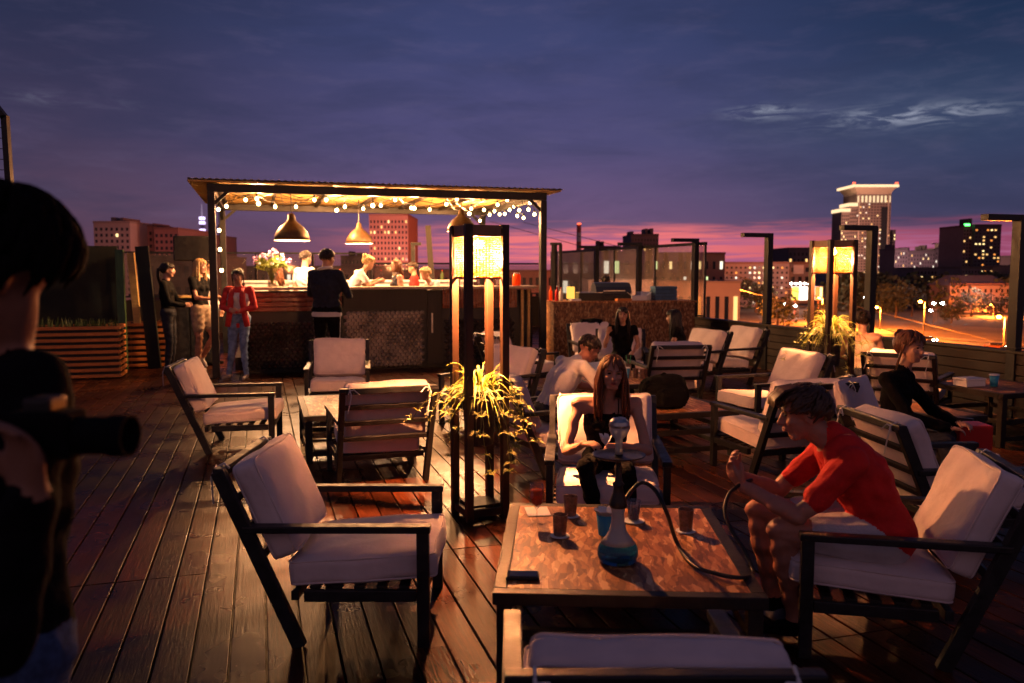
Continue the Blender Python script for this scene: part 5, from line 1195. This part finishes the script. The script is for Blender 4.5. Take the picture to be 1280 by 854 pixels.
# street lamps with orange sodium light
def street_lamp(px, py, D, lab, lit=True, col=(1, .21, .02), es=260, r=.42, pw=140000):
    z = at(px, py, D).z; x = (px-640)/FPX*D; t = thing('street_lamp', lab, 'street lamp', (x, D, ZG), 0, 'street lamps along the road below'); h = z-ZG
    MB().tube([(0, 0, 0), (0, 0, h*.7), (0, 0, h)], [.16, .12, .08], 8).build('pole', mat('lamp post', (.07, .045, .03), .6), t); MB().bar((0, 0, h), (-1.1, 0, h+.15), .12).build('arm', M['black'], t)
    MB().ball((-1.1, 0, h-.05), (r, r*.6, r*.6), n=8).build('lamp_head', emis('sodium lamp' if col[1] < .5 else 'white lamp', col, es), t, smooth=True)
    if pw: plight('lamp_light', (-1.1, 0, h-1.2), pw, col, .4, t)
SL = [(1156, 377, 196, 'tall orange street lamp in the middle of the gap right of the far lamp tower'), (1101, 384, 232, 'orange street lamp just right of the gallows post beside the far lamp tower'), (1257, 396, 150, 'orange street lamp close left of the thick right edge post'),
      (1028, 372, 262, 'orange street lamp beside the bright billboard'), (1242, 381, 300, 'small distant orange street lamp right of the centre'), (921, 361, 240, 'orange street lamp seen through the open end of the glass screen')]
for px, py, D, lab in SL: street_lamp(px, py, D, lab)
for i, (px, py, D) in enumerate(()): street_lamp(px+150, py-40, D+20, ['orange street lamp low over the road near the right edge', 'orange street lamp low over the road behind the gallows posts'][i], pw=50000)
for i, (px, py, D) in enumerate(((1171, 379, 270), (1182, 379, 275), (1168, 388, 262), (1085, 372, 300), (1278, 378, 260), (938, 322+33, 420), (1090, 341, 700), (1130, 341, 720), (1044, 342, 650), (983, 380, 300), (998, 382, 290))):
    lab = ['left of three cold white floodlights over the dark trees', 'right of three cold white floodlights over the dark trees', 'lowest of three cold white floodlights over the dark trees', 'white floodlight beside the gallows post of the far lamp tower', 'cold white floodlight at the right edge of the photo', 'cold blue light seen through the end of the glass screen', 'big round white light at the foot of the crowned tower', 'flat white light at the foot of the distant flats', 'round white light behind the far lamp tower shade', 'white light at the left foot of the billboard', 'white light right below the billboard'][i]
    street_lamp(px, py, D, lab, col=(.85, .95, 1.0), es=120, r=.30+D/1400, pw=0)
# small window boxes shared by every building
def unit_box(name, m):
    b = MB(); b.box((0, 0, 0), (1, 1, 1)); o = b.build(name, m); me = o.data; bpy.data.objects.remove(o); return me
WM = {}
for k, (c, s_) in dict(warm=((1, .55, .18), 1.7), yellow=((1, .72, .30), 2.2), white=((1, .90, .70), 1.6), green=((.85, 1, .45), 1.3), orange=((1, .32, .06), 1.5)).items(): WM[k] = unit_box('window', emis('lit window '+k, c, s_))
WM['dark'] = unit_box('window', mat('dark window glass', (.02, .018, .022), .15))
def building(lab, x0, x1, ytop, D, depth, col, nx, nz, lit=.2, kinds=('warm', 'yellow'), seed=1, ww=.5, wh=.5, rot=0.0, zb=ZG, roofbits=0, name='apartment_block', parapet=True, frac=(.04, .97), cat='building'):
    z1 = at(640, ytop, D).z; w = (x1-x0)/FPX*D; x = ((x0+x1)/2-640)/FPX*D; t = thing(name, lab, cat, (x, D+depth/2, zb), rot); h = z1-zb
    m = mat('facade %.3f %.3f %.3f' % col, col, .85, noise=(.08, .12)); dm = mat('roof trim %.3f' % col[0], tuple(c*.7 for c in col), .8)
    MB().box((0, 0, h/2), (w, depth, h)).build('wall', m, t)
    if parapet: MB().box((0, 0, h+.5*D/400), (w*1.012, depth*1.01, 1.0*D/400)).build('roof', dm, t)
    r_ = random.Random(seed)
    for k in range(roofbits):
        bw_ = w*r_.uniform(.06, .16); bh = r_.uniform(1.2, 3.0)*D/350; MB().box((r_.uniform(-.4, .4)*w, 0, h+D/400+bh/2), (bw_, depth*.4, bh)).build('rooftop_hut', dm, t)
    cells = [(i, j) for i in range(nx) for j in range(nz)]; r_.shuffle(cells); nl = int(len(cells)*lit); rest = MB(); cnt = 0
    zmin = max(h*frac[0], 0); zh = h*frac[1]-zmin
    for idx, (i, j) in enumerate(cells):
        cx = -w/2+w*(i+.5)/nx; cz = zmin+zh*(j+.5)/nz; sx = w/nx*ww; sz = zh/nz*wh
        if idx < nl or (len(cells) <= 60):
            k = r_.choice(kinds) if idx < nl else 'dark'
            if cnt < 100:
                o = bpy.data.objects.new('window', WM[k]); COL.objects.link(o); o.parent = t; o.location = (cx, -depth/2-.04, cz); o.scale = (sx, .16, sz); cnt += 1
        else: rest.box((cx, -depth/2-.03, cz), (sx, .12, sz))
    if len(rest.bm.verts): stuff(rest.build('dark_windows', WM['dark'].materials[0], t))
    else: rest.bm.free()
    return t, w, h
# left of the bar
building('pale square office block with two lit windows, left behind the windbreak', 121, 166, 279, 250, 30, (.30, .20, .19), 7, 16, .05, ('yellow',), 3, .42, .5, roofbits=2)
building('reddish brick block with an arched middle, left behind the bar', 166, 200, 284, 262, 30, (.20, .085, .075), 6, 14, .10, ('warm', 'yellow'), 4, roofbits=1)
building('tall reddish block immediately left of the thin broadcast tower', 196, 226, 287, 256, 28, (.22, .09, .08), 5, 14, .06, ('warm',), 5)
building('lower dim red block at the foot of the broadcast tower', 226, 262, 295, 285, 30, (.16, .075, .075), 6, 13, .12, ('orange', 'warm'), 6)
building('low dark houses glimpsed between the standing women', 175, 262, 322, 140, 20, (.12, .06, .05), 8, 5, .12, ('orange',), 61)
# centre tower block
t, w, h = building('red tower block with scattered lit windows behind the bar pavilion', 463, 511, 270, 290, 30, (.34, .125, .10), 11, 18, .16, ('yellow', 'warm'), 8, .42, .5, roofbits=0)
building('distant dark twin-topped blocks left of the red tower block', 427, 464, 322, 620, 40, (.14, .055, .065), 8, 5, .12, ('warm',), 9, roofbits=3)
building('low brown building across the background of the bar', 262, 470, 335, 190, 30, (.16, .10, .09), 26, 4, .10, ('orange', 'yellow', 'white'), 10)
building('long low brick building right of the red tower block', 505, 700, 340, 210, 30, (.26, .12, .09), 24, 4, .06, ('orange',), 11)
building('thin line of distant flats on the skyline right of the tower block', 540, 600, 342-3, 900, 60, (.12, .06, .09), 20, 3, .2, ('warm',), 12)
# behind the glass screen
building('wide low building with tall green-lit windows behind the glass screen', 700, 815, 317, 128, 26, (.17, .115, .095), 9, 3, .40, ('green', 'white', 'yellow'), 13, .45, .62, frac=(.50, .97))
building('white-fronted lower hall behind the barbecue', 735, 815, 352, 110, 12, (.42, .30, .25), 6, 2, .25, ('warm', 'orange'), 14, .4, .5, frac=(.1, .9))
building('long brown building with a row of bright windows behind the blue crate', 815, 905, 318, 150, 30, (.22, .11, .09), 10, 3, .45, ('green', 'white', 'yellow'), 15, .35, .5, frac=(.55, .97))
building('peach facade with columns behind the gallows posts', 822, 925, 354, 118, 14, (.50, .24, .15), 9, 2, .30, ('orange', 'warm'), 16, .42, .66, frac=(.05, .95))
building('dark stepped block on the skyline above the glass screen', 788, 822, 295, 520, 40, (.10, .075, .10), 9, 12, .06, ('warm',), 17, roofbits=3)
building('small distant block left of the stepped block', 735, 775, 310, 640, 40, (.12, .07, .10), 8, 5, .05, ('warm',), 18, roofbits=2)
building('busy lit shopping block left of the billboard', 905, 985, 330, 380, 40, (.20, .12, .12), 14, 8, .30, ('white', 'yellow', 'orange', 'warm'), 19, .4, .4)
building('dark rooftop block above the billboard', 984, 1014, 312, 520, 40, (.07, .055, .08), 6, 7, .10, ('warm',), 20)
t, w, h = building('pale low block with a white screen beside the far lamp tower', 968, 1012, 330, 420, 20, (.26, .17, .15), 5, 4, .05, ('warm',), 21)
MB().box((w*.15, -10.3, h*.86), (w*.28, .5, h*.22)).build('screen', mat('white board', (.6, .5, .5), .6), t)
# crowned tower
def crown_tower():
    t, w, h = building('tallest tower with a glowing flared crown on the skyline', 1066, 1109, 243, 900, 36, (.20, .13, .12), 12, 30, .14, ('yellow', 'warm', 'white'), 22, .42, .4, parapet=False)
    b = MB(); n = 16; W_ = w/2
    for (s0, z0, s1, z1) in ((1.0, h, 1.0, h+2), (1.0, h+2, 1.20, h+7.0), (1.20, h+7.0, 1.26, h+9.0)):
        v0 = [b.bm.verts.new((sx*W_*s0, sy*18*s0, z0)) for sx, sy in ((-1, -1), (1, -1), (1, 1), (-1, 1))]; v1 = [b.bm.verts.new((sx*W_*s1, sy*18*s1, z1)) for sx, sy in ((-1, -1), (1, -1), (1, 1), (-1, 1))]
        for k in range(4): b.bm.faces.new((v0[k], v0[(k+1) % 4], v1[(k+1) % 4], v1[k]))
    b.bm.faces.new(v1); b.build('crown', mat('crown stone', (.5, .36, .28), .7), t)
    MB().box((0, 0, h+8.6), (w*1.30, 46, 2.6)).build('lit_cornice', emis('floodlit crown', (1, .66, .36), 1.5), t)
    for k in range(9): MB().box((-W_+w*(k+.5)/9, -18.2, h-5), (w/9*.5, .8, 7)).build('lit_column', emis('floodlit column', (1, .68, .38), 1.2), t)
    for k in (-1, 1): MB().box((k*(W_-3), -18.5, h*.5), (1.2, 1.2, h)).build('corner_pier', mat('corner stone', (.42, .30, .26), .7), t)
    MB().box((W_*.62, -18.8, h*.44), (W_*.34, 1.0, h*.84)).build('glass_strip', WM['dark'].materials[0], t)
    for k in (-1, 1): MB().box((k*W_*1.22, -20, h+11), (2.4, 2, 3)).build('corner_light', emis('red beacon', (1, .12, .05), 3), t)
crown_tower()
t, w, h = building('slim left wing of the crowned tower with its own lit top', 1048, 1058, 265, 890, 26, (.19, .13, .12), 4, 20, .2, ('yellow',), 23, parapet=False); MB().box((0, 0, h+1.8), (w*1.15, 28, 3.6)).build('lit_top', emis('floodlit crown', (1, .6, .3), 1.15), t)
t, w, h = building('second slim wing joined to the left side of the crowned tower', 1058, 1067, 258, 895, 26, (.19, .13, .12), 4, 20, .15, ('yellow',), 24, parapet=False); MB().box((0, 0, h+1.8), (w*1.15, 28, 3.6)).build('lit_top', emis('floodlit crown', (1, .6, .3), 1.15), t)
building('stepped dark shoulder right of the crowned tower', 1109, 1116, 290, 910, 26, (.10, .07, .08), 3, 14, .2, ('yellow',), 25)
for i, (a, b_, y) in enumerate(((1116, 1132, 313), (1132, 1150, 316), (1150, 1166, 315), (1166, 1186, 313), (1186, 1200, 318), (1262, 1292, 322))):
    building('slab of grey distant flats, '+['first', 'second', 'third', 'fourth', 'fifth', 'sixth'][i]+' right of the crowned tower', a, b_, y, 720+i*8, 30, (.13, .085, .10), 5, 9, .22, ('warm', 'white', 'yellow'), 30+i, .3, .5, roofbits=2)
t, w, h = building('dark high-rise with vertical strips of lit windows on the right', 1214, 1247, 283, 600, 34, (.06, .05, .07), 7, 18, .26, ('yellow', 'orange', 'warm'), 40, .5, .4, roofbits=1)
t, w, h = building('grey-lit left half of the dark high-rise with a green roof lamp', 1200, 1214, 284, 604, 34, (.14, .09, .10), 4, 18, .10, ('warm',), 41); MB().box((-w*.2, -17, h+1.6), (3.4, 1.5, 1.4)).build('roof_lamp', emis('green lamp', (.1, 1, .15), 6), t)
building('row of busy lit flats below the dark high-rise', 1200, 1262, 336, 520, 30, (.17, .12, .13), 16, 6, .35, ('orange', 'yellow', 'warm'), 42, .4, .5)
building('dim flats with few lights left of the high-rise', 1140, 1200, 337, 560, 30, (.13, .09, .11), 14, 5, .15, ('orange', 'yellow', 'warm'), 43, .4, .5)
building('lit flats at the right edge behind the thick post', 1262, 1300, 334, 500, 30, (.15, .10, .11), 8, 6, .35, ('orange', 'yellow'), 44, .4, .5)
t, w, h = building('long pale three-storey house among dark trees on the right', 1186, 1262, 357, 330, 16, (.26, .18, .18), 11, 3, .0, ('warm',), 45, .35, .45, frac=(.08, .95))
b = MB(); z = h; vs = [b.bm.verts.new(p) for p in ((-w/2-1, -9, z), (w/2+1, -9, z), (w/2+1, 9, z), (-w/2-1, 9, z), (-w/2+3, 0, z+4), (w/2-3, 0, z+4))]
for f in ((0, 1, 5, 4), (1, 2, 5), (2, 3, 4, 5), (3, 0, 4)): b.bm.faces.new([vs[i] for i in f])
b.build('pitched_roof', mat('tin roof', (.12, .10, .12), .6), t)
building('small pale shed roof among the trees, centre right', 1112, 1152, 353, 420, 16, (.20, .17, .18), 6, 1, .0, ('warm',), 46, .3, .4)
# added lights without fixtures that brighten the city facades
def facade_fill(px, py, D, w, col=(1, .42, .28)):
    p = at(px, py, D); plight('floodlight', p, w, col, 1.5)
facade_fill(487, 330, 262, 60000, (1, .50, .38)); facade_fill(150, 330, 222, 7000); facade_fill(205, 320, 232, 6000, (1, .3, .22)); facade_fill(870, 372, 98, 12000, (1, .36, .14)); facade_fill(775, 362, 92, 9000, (1, .6, .4))
facade_fill(1088, 318, 830, 260000, (1, .5, .32)); facade_fill(1088, 260, 840, 80000, (1, .5, .32)); facade_fill(600, 356, 175, 22000, (1, .34, .18)); facade_fill(1160, 345, 660, 260000, (.9, .55, .5)); facade_fill(1225, 352, 300, 16000, (.8, .5, .5)); facade_fill(1000, 345, 350, 40000, (1, .5, .3))
# broadcast tower, chimney, crane
D = 3000; t = thing('broadcast_tower', 'very thin distant broadcast tower lit violet', 'tower', ((256-640)/FPX*D, D, ZG)); zt = at(256, 255, D).z-ZG; zm = at(256, 275, D).z-ZG
MB().lathe([(16, 0), (9, zm*.35), (7, zm*.9), (6, zm)], n=12).build('shaft', mat('tower concrete', (.35, .26, .36), .8), t); MB().lathe([(5, zm), (3, (zm+zt)/2), (1.2, zt)], n=8).build('spire', emis('spire light', (.55, .38, .60), .45), t)
for k, f in enumerate((.45, .62, .78, .92, 1.0)): MB().lathe([(9, zm*f), (11, zm*f+2), (11, zm*f+9), (9, zm*f+11)], n=12).build('light_ring', emis('violet ring', (.75, .6, 1), 2.2), t)
D = 900; t = thing('chimney', 'thin striped red and white chimney above the glass screen', 'chimney', ((723-640)/FPX*D, D, ZG)); zt = at(723, 280, D).z-ZG
for k in range(7): MB().lathe([(3.2-.12*k, zt*k/7), (3.1-.12*k, zt*(k+1)/7)], n=14).build('band', mat('chimney white', (.4, .3, .3), .8) if k % 2 else mat('chimney red', (.3, .06, .05), .8), t)
MB().box((0, -2.6, zt), (4, 1.5, 1.6)).build('warning_light', emis('red beacon', (1, .12, .05), 3), t)
D = 780; t = thing('crane', 'small construction crane on the skyline left of the dark high-rise', 'crane', ((1176-640)/FPX*D, D, ZG)); zt = at(1176, 305, D).z-ZG
MB().bar((0, 0, 0), (0, 0, zt+3), 1.2).build('mast', M['black'], t); MB().bar((-11, 0, zt), (14, 0, zt), .8).build('jib', M['black'], t); MB().bar((0, 0, zt+3), (14, 0, zt), .3).build('tie', M['black'], t); MB().bar((0, 0, zt+3), (-11, 0, zt), .3).build('tie', M['black'], t)
# billboard
D = 300; t = thing('billboard', 'bright white and yellow billboard left of the far lamp tower', 'billboard', ((1008-640)/FPX*D, D, ZG)); zc = at(1008, 367, D).z-ZG
MB().box((0, 0, zc), (11.5, .6, 5.2), bev=.05).build('panel', mat('panel frame', (.2, .2, .2), .5), t)
for (x, w_, c, s_) in ((-4.3, 2.4, (1, .75, .12), 2.2), (-1.4, 3.0, (1, .95, .85), 3.4), (1.5, 2.5, (1, .92, .75), 3.2), (3.6, 1.4, (1, .25, .05), 2.2), (5.0, 1.0, (1, .8, .3), 2.4)): MB().box((x, -.34, zc), (w_-.1, .08, 4.6)).build('lit_panel', emis('billboard %.1f' % x, c, s_), t)
for x in (-4.2, 4.2): MB().bar((x, 0, 0), (x, 0, zc-2.6), .5).build('leg', mat('pink post', (.45, .2, .16), .6), t)
for k in range(6): MB().ball((-6+k*1.6, -1.0, zc+3.6), .32, n=6).build('spotlight', emis('white lamp', (.85, .95, 1.0), 120), t)
# trees
def tree_mesh(b, c, r, h, n, rr):
    for i in range(n):
        a = rr.uniform(0, 6.28); q_ = rr.random()**.5; z = rr.uniform(-1, 1); m_ = (1-z*z)**.5*q_; p = Vector(c)+Vector((math.cos(a)*m_*r, math.sin(a)*m_*r, z*h)); s_ = r*rr.uniform(.05, .14)
        d1 = Vector((rr.uniform(-1, 1), rr.uniform(-1, 1), rr.uniform(-1, 1))).normalized(); d2 = d1.orthogonal().normalized()
        vs = [b.bm.verts.new(p+d1*s_*x+d2*s_*y) for x, y in ((-1, -.6), (.2, -1), (1, .2), (.1, 1), (-.8, .5))]; b.bm.faces.new(vs)
lm = mat('night foliage', (.030, .036, .015), .8, noise=(.3, .4)); tm = mat('bark', (.09, .06, .045), .9)
rr = random.Random(77)
trees = [(972, 388, 235, 6, 'green-lit tree at the left foot of the billboard'), (1020, 392, 250, 4, 'small tree in front of the billboard leg'), (1120, 387, 290, 7, 'round tree lit green right of the gallows post'), (1140, 386, 300, 6, 'second green-lit tree right of the gallows post'),
         (1215, 387, 300, 6, 'tree in front of the long pale house'), (1245, 386, 290, 5, 'low tree right in front of the long pale house'), (1092, 366, 380, 9, 'dark tree below the crowned tower'), (1062, 362, 400, 9, 'dark tree behind the far lamp tower'), (1168, 365, 380, 9, 'big dark tree left of the long pale house'),
         (1190, 393, 262, 4, 'small bush-like tree beside the floodlights'), (1275, 374, 330, 8, 'dark tree at the far right edge'), (945, 372, 330, 8, 'dark tree seen past the end of the glass screen')]
for px, py, D, r, lab in trees:
    zc = at(px, py, D).z; zc = max(zc, ZG+r*.9); x = (px-640)/FPX*D; t = thing('tree', lab, 'tree', (x, D, ZG), 0, 'trees around the road below')
    MB().tube([(0, 0, 0), (.2, 0, (zc-ZG)*.5), (0, .1, zc-ZG)], [r*.07, r*.05, r*.02], 7).build('trunk', tm, t)
    b = MB()
    for k in range(7): a = k*2.4; tree_mesh(b, (math.cos(a)*r*.5, math.sin(a)*r*.5, zc-ZG+rr.uniform(-.25, .45)*r), r*.55, r*.45, 130, rr)
    b.build('crown', lm, t)
b = MB()
for k in range(150):
    px = rr.uniform(1040, 1330); D = rr.uniform(330, 500); x = (px-640)/FPX*D; r = rr.uniform(5, 10); tree_mesh(b, (x, D, ZG+r*.8), r, r*.8, 90, rr)
for k in range(60):
    px = rr.uniform(-60, 1000); D = rr.uniform(230, 600); x = (px-640)/FPX*D; r = rr.uniform(4, 8); tree_mesh(b, (x, D, ZG+r*.7), r, r*.7, 60, rr)
o = b.build('distant_woodland', lm); stuff(o)
# cars on the road
def car(px, py, lab, heading, body=(.05, .05, .06), lights='head'):
    p = gp(px, py); t = thing('car', lab, 'car', (p.x, p.y, ZG+.02), heading, 'cars on the road below')
    b = MB(); b.box((0, 0, .62), (1.75, 4.3, .62), bev=.14); b.build('body', mat('car paint %.2f' % body[0], body, .3, .2), t)
    MB().box((0, -.15, 1.15), (1.5, 2.2, .5), bev=.16).build('cabin', WM['dark'].materials[0], t)
    for sx in (-1, 1):
        for y in (-1.35, 1.35): b = MB(); b.lathe([(.1, -.1), (.32, -.1), (.33, 0), (.32, .1), (.1, .1)], n=14); o = b.build('wheel', M['rubber'], t); o.location = (sx*.82, y, .33); o.rotation_euler = (0, math.pi/2, 0)
        MB().ball((sx*.62, -2.14, .68), (.24, .1, .16), n=6).build('headlight', emis('headlamp', (1, .80, .5), 130), t)
        MB().ball((sx*.65, 2.14, .74), (.16, .06, .10), n=6).build('tail_light', emis('tail lamp', (1, .04, .02), 30), t)
hd = math.atan2(dirr.y, dirr.x)-math.pi/2
car(1138, 431, 'car with blazing headlights just right of the woman in black', hd+.15); car(1158, 428, 'second car with headlights behind the first one', hd+.1, (.2, .18, .15)); car(1245, 437, 'small car alone on the road near the right edge', hd+.2, (.3, .1, .05)); car(1010, 414, 'car hidden mostly by the yellow plant on the road', hd)
# ------------------------------------------------------------------ parked extras on the near terrace: none
bpy.context.view_layer.update()
